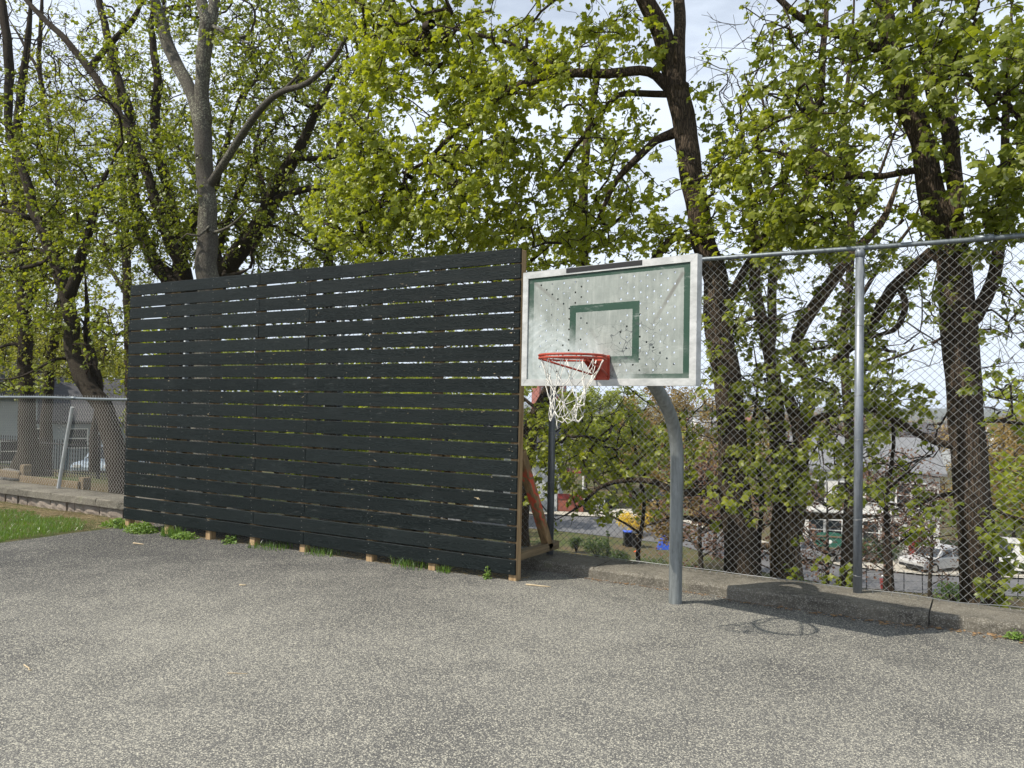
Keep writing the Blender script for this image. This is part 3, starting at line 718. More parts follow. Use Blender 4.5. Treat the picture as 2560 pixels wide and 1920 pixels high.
for sx, sz in ((-1, 1), (1, 1), (-1, -1), (1, -1)):
    br.tube([(sx * .62, .035, sz * .36), (sx * .30, .05, sz * .10), (0, .12, -.12)], .016, 8)
br.box((0, .05, -.13), (.22, .03, .30), .004)
obj('mounting_bracket', br, MAT['galv'], bb)
# rim: in board coordinates, rim centre 0.40 m in front of the face
rz_ = 2.055 - 2.312; rc = Vector((0, -.400, rz_)); RR = .236
ring = [rc + Vector((RR * math.cos(a), RR * math.sin(a), 0)) for a in np.linspace(0, 2 * math.pi, 48, endpoint=False)]
rim = obj('rim', MB().tube(ring, .0085, 10, closed=True).mesh('rim', True), MAT['rim'], hp, BL, BA)
r2 = [rc + Vector((RR * math.cos(a), RR * math.sin(a), -.021)) for a in np.linspace(math.radians(100), math.radians(440), 44)]
mm = MB().tube(r2, .0075, 8)
for sx in (-1, 1):
    mm.tube([rc + Vector((sx * RR * .80, -RR * .60, -.022)), Vector((sx * .115, -.19, rz_ - .085)), Vector((sx * .055, -.012, rz_ - .125))], .0075, 8)
obj('support_ring', mm.mesh('support_ring', True), MAT['rim'], rim)
bk = MB().box((0, -.010, rz_ - .065), (.135, .012, .185), .003)
for sx in (-1, 1): bk.add(*[(lambda q: ([(sx * .055 + dx, y, z) for dx in (-.003, .003) for y, z in q], [(0, 1, 2, 3), (7, 6, 5, 4), (0, 4, 5, 1), (1, 5, 6, 2), (2, 6, 7, 3), (3, 7, 4, 0)]))([(-.014, rz_ + .012), (-.175, rz_ + .004), (-.165, rz_ - .03), (-.014, rz_ - .14)])][0])
bk.box((0, -.085, rz_ + .006), (.122, .16, .006), .001)
for dx in (-.05, .05):
    for dz in (-.145, .015): bk.tube([(dx, -.014, rz_ + dz), (dx, -.030, rz_ + dz)], .009, 6)
obj('rim_bracket', bk, MAT['rim'], rim)
NA = 12
for k in range(NA):
    a = 2 * math.pi * (k + .5) / NA; c = rc + Vector((RR * math.cos(a), RR * math.sin(a), -.006)); tn = Vector((-math.sin(a), math.cos(a), 0)); rd = Vector((math.cos(a), math.sin(a), 0))
    obj('net_hook', MB().tube([c - tn * .018, c - tn * .010 - Vector((0, 0, .022)), c + tn * .010 - Vector((0, 0, .022)), c + tn * .018], .0035, 5).mesh('net_hook', True), MAT['rim'], rim)
net = MB(); rnd = random.Random(5)
rows = [(.228, -.020), (.178, -.155), (.142, -.235), (.118, -.305), (.106, -.370), (.104, -.432)]
def nnode(i, k):
    r, dz = rows[i]; a = 2 * math.pi * (k + .5 * (i % 2) + .5) / NA + .07 * i
    j = random.Random(i * 100 + k % NA); s = .012 * min(i, 3)
    return rc + Vector((r * math.cos(a) + j.uniform(-s, s) - .012 * i, r * math.sin(a) + j.uniform(-s, s), dz + j.uniform(-s, s) * 1.2))
for i in range(len(rows) - 1):
    for k in range(NA):
        p = nnode(i, k)
        for q in ((k, (k - 1)) if i % 2 == 0 else (k + 1, k)):
            e = nnode(i + 1, q % NA if q >= 0 else NA - 1)
            mid = (p + e) / 2 + Vector((rnd.uniform(-.008, .008), rnd.uniform(-.008, .008), -.006))
            net.tube([p, mid, e], .0027, 5)
    if i:
        for k in range(NA): p = nnode(i, k); net.tube([p + Vector((0, 0, .010)), p - Vector((0, 0, .010))], .0052, 5)
for k in range(NA):                                  # loose bottom loops
    p, e = nnode(5, k), nnode(5, (k + 1) % NA); mid = (p + e) / 2 - Vector((rnd.uniform(-.01, .01), rnd.uniform(-.01, .01), rnd.uniform(.01, .035))); net.tube([p, mid, e], .0036, 5)
p = nnode(5, 3); net.tube([p, p - Vector((.004, 0, .03)), p - Vector((-.006, 0, .065))], .0036, 5)
obj('net', net.mesh('net', True), MAT['net'], hp, BL, BA)

# ================================================================== TREES
LEAF_V = np.array([(0, .06, 0), (0, 1, -.20), (0, .45, .04),
                   (-.50, .04, -.14), (-.44, .36, -.08), (-.62, .66, -.24), (-.27, .74, -.08),
                   (.50, .04, -.14), (.44, .36, -.08), (.62, .66, -.24), (.27, .74, -.08)])
LEAF_F = np.array([(2, 3, 0), (2, 4, 3), (2, 5, 4), (2, 6, 5), (2, 1, 6), (2, 0, 7), (2, 7, 8), (2, 8, 9), (2, 9, 10), (2, 10, 1)])
LEAF4_V = np.array([(0, 0, 0), (-.5, .5, -.12), (0, 1, -.12), (.5, .5, -.12), (0, .45, .03)]); LEAF4_F = np.array([(4, 1, 0), (4, 2, 1), (4, 3, 2), (4, 0, 3)])

def leaf_arrays(P, size, droop, rng, simple_leaf=False, out=None):
    N = len(P); LV, LF = (LEAF4_V, LEAF4_F) if simple_leaf else (LEAF_V, LEAF_F)
    az = rng.uniform(0, 2 * math.pi, N); el = rng.normal(-droop, .42, N)
    a = np.stack([np.cos(az) * np.cos(el), np.sin(az) * np.cos(el), np.sin(el)], 1)
    if out is not None: a = a + out * .8; a /= np.linalg.norm(a, axis=1, keepdims=True)
    nrm = np.array([-.34, -.44, .85]) + rng.normal(0, .42, (N, 3))
    nrm -= a * np.sum(nrm * a, 1, keepdims=True); nrm /= np.linalg.norm(nrm, axis=1, keepdims=True) + 1e-9
    sd = np.cross(a, nrm); sz = size * rng.uniform(.45, 1.3, N)
    curl = rng.uniform(.6, 2.0, N)
    V = P[:, None] + sz[:, None, None] * (LV[None, :, 0:1] * sd[:, None] * rng.uniform(.85, 1.05, N)[:, None, None] + LV[None, :, 1:2] * a[:, None] + LV[None, :, 2:3] * nrm[:, None] * curl[:, None, None])
    F = LF[None] + (np.arange(N) * len(LV))[:, None, None]
    return V.reshape(-1, 3), F.reshape(-1, 3)

def path3(path, Y):
    """traced limb [(px, py, width_px[, dY])] -> points and radii; Y is the trunk's distance beyond the court"""
    P, R = [], []
    for q in path:
        y = Y + (q[3] if len(q) > 3 else 0); p = on_y(q[0], q[1], y); P.append(p); R.append(q[2] / 2 * depth(p) / F_PX)
    return P, R
def resample(P, R, step):
    P = [Vector(p) for p in P]; Q = [P[0] * 2 - P[1]] + P + [P[-1] * 2 - P[-2]]; out = []; rr = []
    for i in range(1, len(Q) - 2):
        n = max(2, int((Q[i + 1] - Q[i]).length / step))
        for k in range(n):
            t = k / n; a, b, c, d = Q[i - 1:i + 3]
            out.append(.5 * ((2 * b) + (c - a) * t + (2 * a - 5 * b + 4 * c - d) * t * t + (3 * b - a - 3 * c + d) * t ** 3)); rr.append(R[i - 1] * (1 - t) + R[i] * t)
    return out + [P[-1]], rr + [R[-1]]

def trunk_tube(P, R, seed, sides, ridged):
    P, T, U = frames(P); V = []; n = sides; m = len(P)
    for i, (p, t, u, r) in enumerate(zip(P, T, U, R)):
        w = t.cross(u); s = i * .1
        for k in range(n):
            a = 2 * math.pi * k / n; ca, sa = math.cos(a), math.sin(a)
            d = 1 + ridged * (.9 * mnoise.noise((ca * 5.5 + seed, sa * 5.5, p.z * .9)) + .6 * mnoise.noise((ca * 11, sa * 11 + seed, p.z * 2.6))) + .06 * mnoise.noise((ca * 1.3 + seed, sa * 1.3, p.z * 1.1))
            V.append(p + (u * ca + w * sa) * r * d)
    F = [(i * n + k, i * n + (k + 1) % n, (i + 1) * n + (k + 1) % n, (i + 1) * n + k) for i in range(m - 1) for k in range(n)]
    return V, F

def make_tree(name, label, limbs, Y, blobs, leafmat, barkmat, twigmat, seed, group=None, leaf=.105, per=6, droop=.45, ridged=.05, simple_leaf=False, coarse=60, extra_leaf=None, twig_r=.0022, base_flare=1.5, clump=.0, step=.16, dens=1.0):
    rng = np.random.default_rng(seed)
    skel_pos, skel_par, mb = [], [], MB()
    base = None
    for li, path in enumerate(limbs):
        P, R = path3(path, Y); R[-1] *= .35 if R[-1] < .06 else 1
        if li == 0:
            b = P[0]; gz = float(terrain_z(b[0], b[1])); base = np.array([b[0], b[1], gz])
            if P[0][2] > gz + .05: P = [np.array([b[0], b[1], gz - .15])] + P; R = [R[0] * base_flare] + R
        elif skel_pos:
            sp = np.array(skel_pos); d = np.linalg.norm(sp - np.array(P[0]), axis=1); jn = int(d.argmin())
            if .02 < d[jn] < .8: P = [sp[jn]] + P; R = [R[0] * 1.12] + R
        P, R = resample(P, R, step if R[0] > .03 else step * .9)
        jit = .5 if li == 0 else 1.2
        P = [p + Vector((mnoise.noise((p.z * 1.7, li * 9.1, seed)), mnoise.noise((p.z * 1.7, li * 9.1, seed + 50)), 0)) * min(.06, R[i] * jit) for i, p in enumerate(P)]
        thick = max(R); V, F = trunk_tube(P, R, seed + li * 3.3, 26 if thick > .14 else (14 if thick > .05 else 8), ridged if thick > .05 else ridged * .5)
        mb.add(V, F)
        prev = -1
        if li > 0 and skel_pos:
            d = np.linalg.norm(np.array(skel_pos) - np.array(P[0]), axis=1); prev = int(d.argmin())
        for p in P:
            skel_pos.append(tuple(p)); skel_par.append(prev); prev = len(skel_pos) - 1
    tr = thing(name, label, 'tree', tuple(base), 0, group)
    Vm = mb.mesh('trunk', True); Vm.transform(Matrix.Translation(-Vector(base))); obj('trunk', Vm, barkmat, tr)
    # foliage targets: ellipses of the crown (pixel outline, real depth range)
    att, lf, sizes = [], [], []
    for bl in blobs:
        cx, cy, rx, ry, y0, y1, lay = bl[:7]; frac = bl[7] if len(bl) > 7 else .84
        D = depth(on_y(cx, cy, (y0 + y1) / 2)); lp = leaf * F_PX / D
        lay = lay * dens
        n = int(lay * math.pi * rx * ry / (.45 * lp * lp * per)); k = 0
        tries = 0
        while k < n and tries < n * 6:
            tries += 1
            u, v = rng.uniform(-1, 1, 2)
            if u * u + v * v > 1: continue
            p = on_y(cx + u * rx, cy + v * ry, rng.uniform(y0, y1))
            if mnoise.noise(Vector(p * (.85 if D < 15 else .55)) + Vector((seed, 0, 0))) < clump - .12 and rng.random() < .85: continue
            if p[2] < float(terrain_z(p[0], p[1])) + .25 and p[1] > 7.9: continue
            if p[1] < 7.9 and p[2] < 3.5: continue
            att.append(p); lf.append(rng.random() < frac); k += 1
    att = np.array(att); lf = np.array(lf); N = len(att)
    order = rng.permutation(N); A = att[order]; LFm = lf[order]
    cap = len(skel_pos) + N * 14 + 10
    pos = np.zeros((cap, 3)); par = np.full(cap, -1); dirs = np.zeros((cap, 3)); ns = len(skel_pos)
    pos[:ns] = skel_pos; par[:ns] = skel_par
    for i in range(ns): dirs[i] = pos[i] - pos[par[i]] if par[i] >= 0 else (0, 0, 1)
    dirs[:ns] /= np.linalg.norm(dirs[:ns], axis=1, keepdims=True) + 1e-9
    cnt = ns; tips = []
    sk = np.array(skel_pos); d0 = np.array([np.linalg.norm(sk - a, axis=1).min() for a in A])
    c0 = min(coarse, N // 3); rest = np.arange(c0, N); rest = rest[np.argsort(d0[rest])]; seq = list(np.arange(c0)[np.argsort(d0[:c0])]) + list(rest)
    for i in seq:
        a = A[i]; q = pos[:cnt] - a; dd = np.einsum('ij,ij->i', q, q); j = int(dd.argmin()); d = math.sqrt(dd[j])
        if d < .05: tips.append((j, a, LFm[i])); continue
        p0 = pos[j]; nseg = min(13, max(2, int(d / .24) + 1))
        ctrl = p0 + dirs[j] * d * .38 + np.array([0, 0, .10 * d]) + rng.normal(0, .05 * d, 3)
        pj = j
        for s in range(1, nseg + 1):
            t = s / nseg; pt = (1 - t) ** 2 * p0 + 2 * t * (1 - t) * ctrl + t * t * a
            if s < nseg: pt = pt + rng.normal(0, .022, 3)
            pos[cnt] = pt; par[cnt] = pj; v = pt - pos[pj]; dirs[cnt] = v / (np.linalg.norm(v) + 1e-9); pj = cnt; cnt += 1
        tips.append((pj, a, LFm[i]))
    c = np.zeros(cnt)
    for j, _, _ in tips: c[j] += 1
    for i in range(cnt - 1, ns - 1, -1):
        if par[i] >= 0: c[par[i]] += c[i]
    tw = np.arange(ns, cnt); rad = twig_r * np.power(np.maximum(c[:cnt], 1), .47)
    pr = par[tw]; r0 = np.minimum(rad[pr], rad[tw] * 1.35); r0 = np.where(pr < ns, rad[tw] * 1.25, r0)
    dp = np.where((pr < ns)[:, None], dirs[tw], dirs[pr])
    V, F = seg_arrays(pos[pr], pos[tw], r0, rad[tw], 5, dp, dirs[tw])
    obj('branches', np_mesh('branches', V - base, F, True), twigmat, tr, kind='stuff')
    # leaves: small sprays at the twig ends
    LPs = []; outs = []
    for j, a, has in tips:
        if not has: continue
        n = rng.integers(per - 2, per + 3); back = pos[par[j]] if par[j] >= 0 else a
        t = rng.uniform(0, .8, n)[:, None]; Pn = a * (1 - t * .6) + back * t * .6 + rng.normal(0, leaf * .55, (n, 3)); LPs.append(Pn)
        o = rng.normal(0, .5, (n, 3)); outs.append(o)
    LP = np.concatenate(LPs); out = np.concatenate(outs)
    V, F = leaf_arrays(LP, leaf, droop, rng, simple_leaf, out)
    obj('crown', np_mesh('crown', V - base, F), leafmat, tr, kind='stuff')
    print('TREE', label[:40], 'tips', N, 'nodes', cnt, 'leaves', len(LP))
    return tr

# ---- right-hand maples just beyond the tall fence
make_tree('maple_tree', 'dark furrowed maple trunk behind the backboard with a long limb reaching over the slatted wall', [
    [(1858, 1470, 92), (1850, 1380, 82), (1836, 1195, 74), (1826, 1027, 68), (1806, 870, 66), (1783, 700, 60), (1757, 600, 57), (1722, 390, 56), (1692, 217, 58)],
    [(1690, 225, 54), (1657, 90, 50), (1600, -20, 40, -.2), (1540, -150, 30, -.5), (1500, -320, 20, -.8)],
    [(1698, 215, 30), (1702, 87, 30), (1698, -30, 28, .3), (1720, -200, 20, .6), (1740, -380, 12, .8)],
    [(1676, 225, 30), (1640, 190, 25, -.1), (1600, 178, 24, -.3), (1520, 186, 24, -.5), (1440, 184, 22, -.7), (1360, 196, 21, -.9), (1270, 226, 19, -1.0), (1200, 280, 17, -1.1), (1120, 345, 13, -1.2), (1055, 410, 10, -1.2), (980, 440, 6, -1.2)],
    [(1360, 196, 13, -.9), (1290, 120, 12, -1.1), (1200, 90, 10, -1.4), (1080, 60, 7, -1.7)],
    [(1678, 335, 26), (1640, 350, 20, -.1), (1602, 385, 18, -.2), (1560, 430, 16, -.2), (1534, 470, 14, -.2), (1490, 560, 9, -.3), (1440, 610, 6, -.3)],
    [(1664, 238, 17), (1600, 236, 16, .2), (1545, 240, 14, .3), (1500, 290, 13, .3), (1440, 365, 11, .3), (1395, 430, 9, .3), (1310, 520, 6, .3)],
    [(1735, 605, 24), (1690, 590, 18, .2), (1650, 625, 22, .4), (1610, 680, 20, .6)],
    [(1800, 765, 24), (1825, 740, 22), (1850, 700, 20, .1), (1885, 640, 17, .2), (1930, 560, 12, .2), (1960, 480, 8, .2)],
    [(1815, 830, 13), (1850, 805, 11, -.1), (1895, 795, 9, -.2), (1960, 800, 6, -.3)],
    [(1835, 1215, 24), (1770, 1225, 21, -.1), (1700, 1232, 19, -.2), (1640, 1205, 15, -.2), (1570, 1200, 12, -.2), (1500, 1218, 10, -.2), (1450, 1265, 7, -.2), (1390, 1300, 5, -.2)],
    [(1560, 1200, 8, -.2), (1562, 1175, 8, -.2), (1580, 1165, 6, -.2), (1640, 1110, 4, -.1)],
    [(1500, 1215, 6, -.2), (1460, 1160, 6, -.1), (1500, 1090, 5, 0), (1560, 1050, 4, 0)],
    [(1855, 1330, 18), (1760, 1300, 14, .1), (1680, 1295, 10, .1), (1600, 1320, 7, .1)],
], 8.9, [
    (1040, 330, 235, 250, 6.9, 8.6, 2.5), (900, 520, 140, 120, 7.2, 8.8, 2.1), (1160, 160, 260, 150, 6.9, 8.8, 2.0), (1230, 480, 180, 130, 7.6, 9.2, 1.5),
    (1430, 330, 230, 130, 7.6, 9.8, 1.2), (1450, 500, 240, 110, 8.2, 10, 1.05), (1480, 90, 200, 120, 7.8, 9.6, 1.3), (1180, 590, 180, 70, 7.8, 9.4, 1.4),
    (1560, 600, 200, 70, 8.2, 9.8, .85), (1830, 540, 130, 130, 8.0, 9.6, 1.1), (1790, 330, 110, 140, 8.0, 9.4, .85), (1720, 480, 70, 120, 7.95, 8.6, .5), (1060, 640, 200, 50, 8.0, 10, 1.1),
    (1180, -160, 380, 150, 7.0, 9.5, 1.3), (1600, -200, 330, 170, 7.6, 10, 1.0), (1000, 20, 200, 100, 7.2, 9, 1.7),
    (1420, 1090, 110, 110, 8.3, 9.5, .95), (1530, 1110, 130, 90, 8.4, 9.6, .7), (1640, 1150, 100, 140, 8.5, 9.8, .6), (1440, 1260, 110, 60, 8.3, 9.2, .7), (1350, 1160, 60, 120, 8.3, 9.2, .8), (1760, 860, 60, 150, 8.0, 8.8, .5), (1800, 1180, 90, 80, 8.1, 9, .35),
], MAT['leaf'], MAT['bark'], MAT['twig'], 3, leaf=.077, per=7, clump=-.02, dens=1.3, twig_r=.0027)

make_tree('maple_tree', 'leaning thick maple with a split upper trunk of bare pale wood behind the tall fence', [
    [(2458, 1530, 104), (2450, 1420, 90), (2434, 1237, 84), (2418, 1094, 82), (2406, 942, 80), (2397, 828, 84), (2381, 650, 76), (2352, 560, 74), (2332, 482, 64), (2300, 347, 56), (2256, 231, 56), (2225, 116, 50), (2211, 39, 40), (2190, -80, 30, -.1), (2150, -260, 20, -.3)],
    [(2376, 600, 46), (2388, 482, 38), (2372, 340, 40, .1), (2341, 231, 44, .2), (2328, 154, 38, .2), (2304, 77, 28, .2), (2289, -20, 24, .2), (2270, -200, 16, .2)],
    [(2430, 800, 40), (2446, 775, 36), (2480, 703, 32), (2493, 640, 30), (2500, 510, 24), (2510, 380, 20, .1), (2520, 200, 16, .2), (2530, 0, 12, .2)],
    [(2345, 640, 34), (2328, 632, 32), (2280, 680, 30, .1), (2233, 722, 30, .2), (2172, 813, 26, .4), (2110, 880, 18, .5), (2050, 920, 12, .6)],
    [(2240, 720, 18, .2), (2258, 760, 17, .2), (2252, 800, 15, .15), (2235, 826, 13, .1), (2185, 842, 9, .05), (2140, 870, 5, 0)],
    [(2320, 425, 20), (2260, 430, 17, -.1), (2210, 440, 16, -.2), (2130, 438, 20, -.2), (2060, 442, 20, -.3), (2030, 445, 16, -.3), (1985, 400, 11, -.4), (1930, 375, 10, -.4), (1890, 372, 9, -.4), (1900, 330, 8, -.4), (1960, 295, 6, -.5), (2040, 270, 4, -.5)],
    [(2236, 130, 34), (2190, 115, 26, -.1), (2130, 90, 22, -.3), (2080, 80, 20, -.4), (2000, 40, 18, -.6), (1950, 0, 15, -.7), (1880, -60, 10, -.8)],
    [(2405, 1115, 20), (2340, 1105, 18, -.1), (2270, 1070, 19, -.1), (2220, 1040, 18, -.2), (2160, 1020, 10, -.2), (2090, 1040, 7, -.2)],
    [(2420, 1230, 14), (2340, 1240, 10, 0), (2280, 1265, 8, 0), (2200, 1255, 6, 0), (2120, 1250, 4, 0)],
    [(2445, 1052, 11), (2500, 1052, 9), (2560, 1060, 8), (2640, 1050, 5)],
    [(2455, 1250, 10), (2510, 1285, 8), (2580, 1300, 6)],
    [(2350, 200, 18), (2400, 170, 15, -.2), (2450, 230, 11, -.4), (2500, 300, 8, -.6), (2560, 320, 5, -.8)],
], 8.75, [
    (2180, 110, 300, 130, 6.9, 8.9, 1.15), (2420, 120, 190, 150, 6.6, 8.8, 1.5), (2470, 380, 150, 190, 6.8, 9.0, 1.5), (2120, 330, 240, 110, 7.2, 9.0, 1.1), (2180, 560, 260, 90, 7.2, 8.9, 1.5),
    (1980, 480, 150, 110, 7.6, 9.2, 1.2), (2420, 560, 160, 90, 7.3, 9, 1.3), (2000, 620, 130, 60, 8.0, 9.3, 1.2), (2300, -150, 420, 150, 6.8, 9.5, 1.0), (1960, 180, 120, 110, 7.4, 9.0, .5),
    (2130, 950, 150, 80, 7.95, 9.0, .9), (2230, 1000, 100, 60, 7.95, 8.8, .8), (2320, 1290, 120, 50, 7.95, 8.8, .6), (2480, 1440, 80, 60, 7.95, 8.6, .8), (2400, 940, 80, 30, 7.95, 8.5, .4), (2430, 1320, 80, 50, 7.95, 8.5, .9), (2250, 760, 200, 80, 8.0, 9, .35),
    (2700, 300, 160, 350, 6.8, 9.2, 1.2), (2500, 780, 100, 140, 8, 9.2, .25, .3), (2540, 900, 70, 150, 8, 9.5, .5, .05), (2130, 1480, 60, 35, 8.0, 8.6, .6), (2180, 1250, 90, 40, 8, 8.8, .4), (2500, 880, 130, 220, 8.0, 10, .7, .08), (2280, 1150, 120, 130, 8.2, 10, .5, .15),
], MAT['leaf2'], MAT['bark'], MAT['twig'], 8, leaf=.076, per=7, clump=-.03, dens=1.65, twig_r=.0027)

make_tree('maple_tree', 'rough maple forking low into two thin stems between the two larger fence side trunks', [
    [(1968, 1500, 92), (1962, 1420, 78), (1965, 1330, 70), (1962, 1260, 56), (1946, 1153, 42), (1938, 984, 36), (1921, 866, 31), (1898, 770, 28), (1885, 714, 27), (1890, 640, 24), (1880, 520, 19), (1860, 380, 14), (1850, 250, 9)],
    [(1985, 1330, 50), (1996, 1250, 40), (2002, 1150, 37), (1990, 1060, 34), (1968, 990, 28), (1955, 960, 24)],
    [(1992, 1180, 30), (2010, 1060, 30, .2), (2020, 960, 28, .3), (1985, 880, 28, .3), (2035, 771, 31, .4), (2081, 695, 30, .5), (2125, 640, 26, .6), (2200, 560, 20, .7), (2260, 420, 13, .8)],
    [(1925, 850, 22, .1), (1935, 700, 22, .4), (1960, 600, 22, .5), (1998, 500, 23, .6), (2034, 380, 22, .7), (2050, 220, 18, .8), (2062, 60, 14, .9), (2070, -120, 9, 1)],
    [(2000, 1100, 22), (2040, 1050, 20, 0), (2085, 1035, 15, 0), (2150, 1030, 9, 0)],
    [(1985, 1290, 22), (2050, 1290, 17, -.1), (2120, 1292, 14, -.1), (2200, 1290, 9, -.1)],
    [(1950, 1370, 20), (1905, 1365, 18, -.1), (1880, 1370, 14, -.1), (1840, 1340, 8, -.1)],
    [(1945, 880, 14), (2000, 880, 10, -.1), (2080, 865, 8, -.2), (2160, 870, 6, -.2), (2260, 860, 4, -.2)],
], 9.6, [
    (1960, 830, 130, 70, 8.3, 10.0, 1.0), (2080, 860, 130, 80, 8.2, 9.8, 1.0), (1930, 960, 130, 70, 8.3, 9.8, .9), (1920, 1180, 120, 80, 8.2, 9.8, .95), (2030, 1200, 110, 60, 8.2, 9.6, .8), (1850, 1110, 60, 60, 8.3, 9.5, .5),
    (1900, 760, 80, 90, 8.3, 10, .7), (2110, 1080, 100, 60, 8.2, 9.5, .8), (1960, 380, 180, 180, 9, 10.6, .95), (1870, 640, 110, 120, 9, 10.6, .8), (2160, 700, 140, 120, 9, 10.6, .7), (2060, 120, 160, 160, 9, 10.6, .25, .15), (1880, 120, 150, 160, 9.2, 11, .35, .1), (2020, 1440, 60, 50, 8.2, 9, .4), (2030, 1120, 260, 200, 8.6, 11.5, .55, .10), (1780, 1100, 160, 180, 9, 12, .5, .12), (1900, 1350, 120, 70, 8.4, 10, .5, .2),
], MAT['leaf2'], MAT['bark2'], MAT['twig'], 21, leaf=.074, per=7, clump=-.02, dens=1.5, twig_r=.0027)

make_tree('maple_tree', 'slender dark maple bending up behind the backboard beside the slatted wall', [
    [(1300, 1230, 46), (1325, 1080, 40), (1352, 1020, 38), (1382, 960, 36), (1435, 810, 31), (1458, 660, 27), (1458, 500, 24), (1468, 350, 19), (1492, 200, 13), (1500, 60, 8)],
    [(1458, 560, 12), (1400, 590, 10, .2), (1330, 650, 8, .3), (1250, 700, 5, .3)],
    [(1462, 600, 12), (1530, 560, 10, 0), (1600, 500, 8, -.1)],
    [(1350, 1030, 10), (1290, 980, 8), (1200, 900, 6)],
], 11.0, [
    (1380, 600, 130, 80, 9.5, 12, 1.4), (1470, 430, 130, 120, 9.5, 12, .8), (1250, 640, 140, 60, 9.8, 12.5, 1.3), (1560, 560, 120, 90, 9.6, 12, .7), (1480, 180, 120, 130, 10, 12, .8), (1360, 1080, 80, 90, 9.6, 11.5, .7), (1600, 1080, 90, 90, 10, 12, .5), (1150, 800, 180, 150, 10, 13, .9),
], MAT['leaf'], MAT['bark'], MAT['twig'], 33, leaf=.078, per=7, dens=1.4, twig_r=.0027)

make_tree('maple_sapling', 'leafy maple sapling between the dark trunk and the forked maple', [
    [(1900, 1500, 16), (1895, 1380, 13), (1905, 1240, 11), (1880, 1100, 9), (1895, 960, 6), (1880, 840, 4)], [(1900, 1260, 7), (1850, 1190, 5), (1800, 1130, 4)], [(1897, 1180, 7), (1950, 1100, 5), (1990, 1040, 3)], [(1890, 1330, 6), (1830, 1300, 5), (1760, 1290, 3)],
], 9.2, [(1890, 1180, 130, 110, 8.4, 9.9, .7), (1860, 1010, 110, 100, 8.4, 9.9, .55), (1800, 1290, 90, 60, 8.3, 9.6, .4), (1980, 1060, 100, 90, 8.5, 9.8, .5), (1880, 1120, 190, 220, 8.4, 10.5, .5, .15)],
    MAT['leaf'], MAT['twig'], MAT['twig'], 131, leaf=.072, per=7, simple_leaf=False, ridged=0, base_flare=1.1)
make_tree('maple_sapling', 'leafy maple sapling growing between the forked maple and the leaning maple', [
    [(2230, 1530, 16), (2225, 1400, 13), (2215, 1260, 11), (2235, 1110, 9), (2225, 980, 6), (2240, 880, 4)], [(2222, 1290, 7), (2160, 1220, 5), (2100, 1190, 4)], [(2225, 1220, 7), (2290, 1160, 5), (2340, 1110, 3)], [(2225, 1380, 6), (2290, 1330, 5), (2350, 1320, 3)],
], 9.0, [(2190, 1210, 120, 70, 8.3, 9.6, .5), (2240, 1010, 120, 100, 8.3, 9.7, .5), (2310, 1310, 110, 60, 8.2, 9.4, .55), (2130, 1080, 90, 70, 8.3, 9.6, .4), (2230, 1150, 160, 240, 8.3, 10, .45, .12)],
    MAT['leaf'], MAT['twig'], MAT['twig'], 142, leaf=.072, per=7, simple_leaf=False, ridged=0, base_flare=1.1)
make_tree('maple_sapling', 'leafy maple sapling behind the gooseneck pole below the backboard', [
    [(1600, 1470, 15), (1595, 1380, 12), (1610, 1260, 10), (1590, 1130, 8), (1570, 1030, 5)], [(1603, 1250, 7), (1540, 1180, 5), (1480, 1130, 3)], [(1600, 1200, 7), (1660, 1120, 5), (1700, 1050, 3)], [(1597, 1330, 6), (1530, 1290, 5), (1470, 1280, 3)],
], 9.8, [(1560, 1120, 130, 100, 9, 10.8, .6), (1660, 1080, 80, 90, 9, 10.8, .5), (1480, 1170, 110, 80, 9, 10.6, .5), (1560, 1250, 120, 50, 9, 10.4, .35), (1590, 1140, 170, 170, 9, 11, .4, .15)],
    MAT['leaf'], MAT['twig'], MAT['twig'], 153, leaf=.072, per=7, simple_leaf=False, ridged=0, base_flare=1.1)

# ---- trees beyond the slatted wall and the low fence
make_tree('maple_tree', 'grey lichen spotted trunk rising straight behind the slatted wall and forking high', [
    [(522, 860, 60), (520, 696, 54), (517, 497, 43), (510, 400, 42), (506, 310, 44), (500, 270, 40)],
    [(502, 300, 36), (484, 250, 32), (465, 203, 31), (440, 155, 31), (420, 113, 30), (402, 50, 26), (392, 5, 24, -.1), (375, -120, 18, -.3), (350, -280, 11, -.5)],
    [(508, 300, 36), (509, 181, 34), (515, 80, 38), (520, 55, 36), (506, 0, 26), (495, -130, 19), (480, -300, 11)],
    [(524, 62, 26), (536, 0, 25, .1), (548, -130, 18, .3), (570, -280, 10, .4)],
    [(532, 450, 22), (550, 420, 20, -.1), (588, 362, 20, -.2), (655, 271, 17, -.4), (705, 230, 15, -.5), (769, 208, 14, -.6), (836, 145, 12, -.8), (882, 77, 10, -.9), (995, 50, 7, -1.2)],
    [(705, 230, 8, -.5), (760, 170, 7, -.5), (800, 80, 6, -.4), (830, 0, 4, -.4)],
    [(535, 66, 10, 0), (580, 90, 8, -.2), (640, 120, 5, -.3)],
    [(530, 560, 7), (500, 590, 6, -.3), (470, 585, 4, -.4), (440, 610, 3, -.5)],
    [(535, 580, 8), (580, 560, 6, -.3), (640, 500, 4, -.4)],
], 10.6, [
    (760, 130, 200, 130, 9.5, 12, .75, .6), (600, 60, 200, 90, 9.8, 12, .6, .6), (430, 40, 160, 70, 9.6, 11.8, .5, .6), (900, 60, 150, 90, 9, 11, .7), (520, -180, 330, 150, 9.6, 12, .5, .5), (640, 220, 140, 110, 9.8, 11.6, .35, .6),
], MAT['leaf2'], MAT['greybark'], MAT['greytwig'], 41, leaf=.088, per=6, dens=1.35, twig_r=.003, simple_leaf=False, ridged=.02)

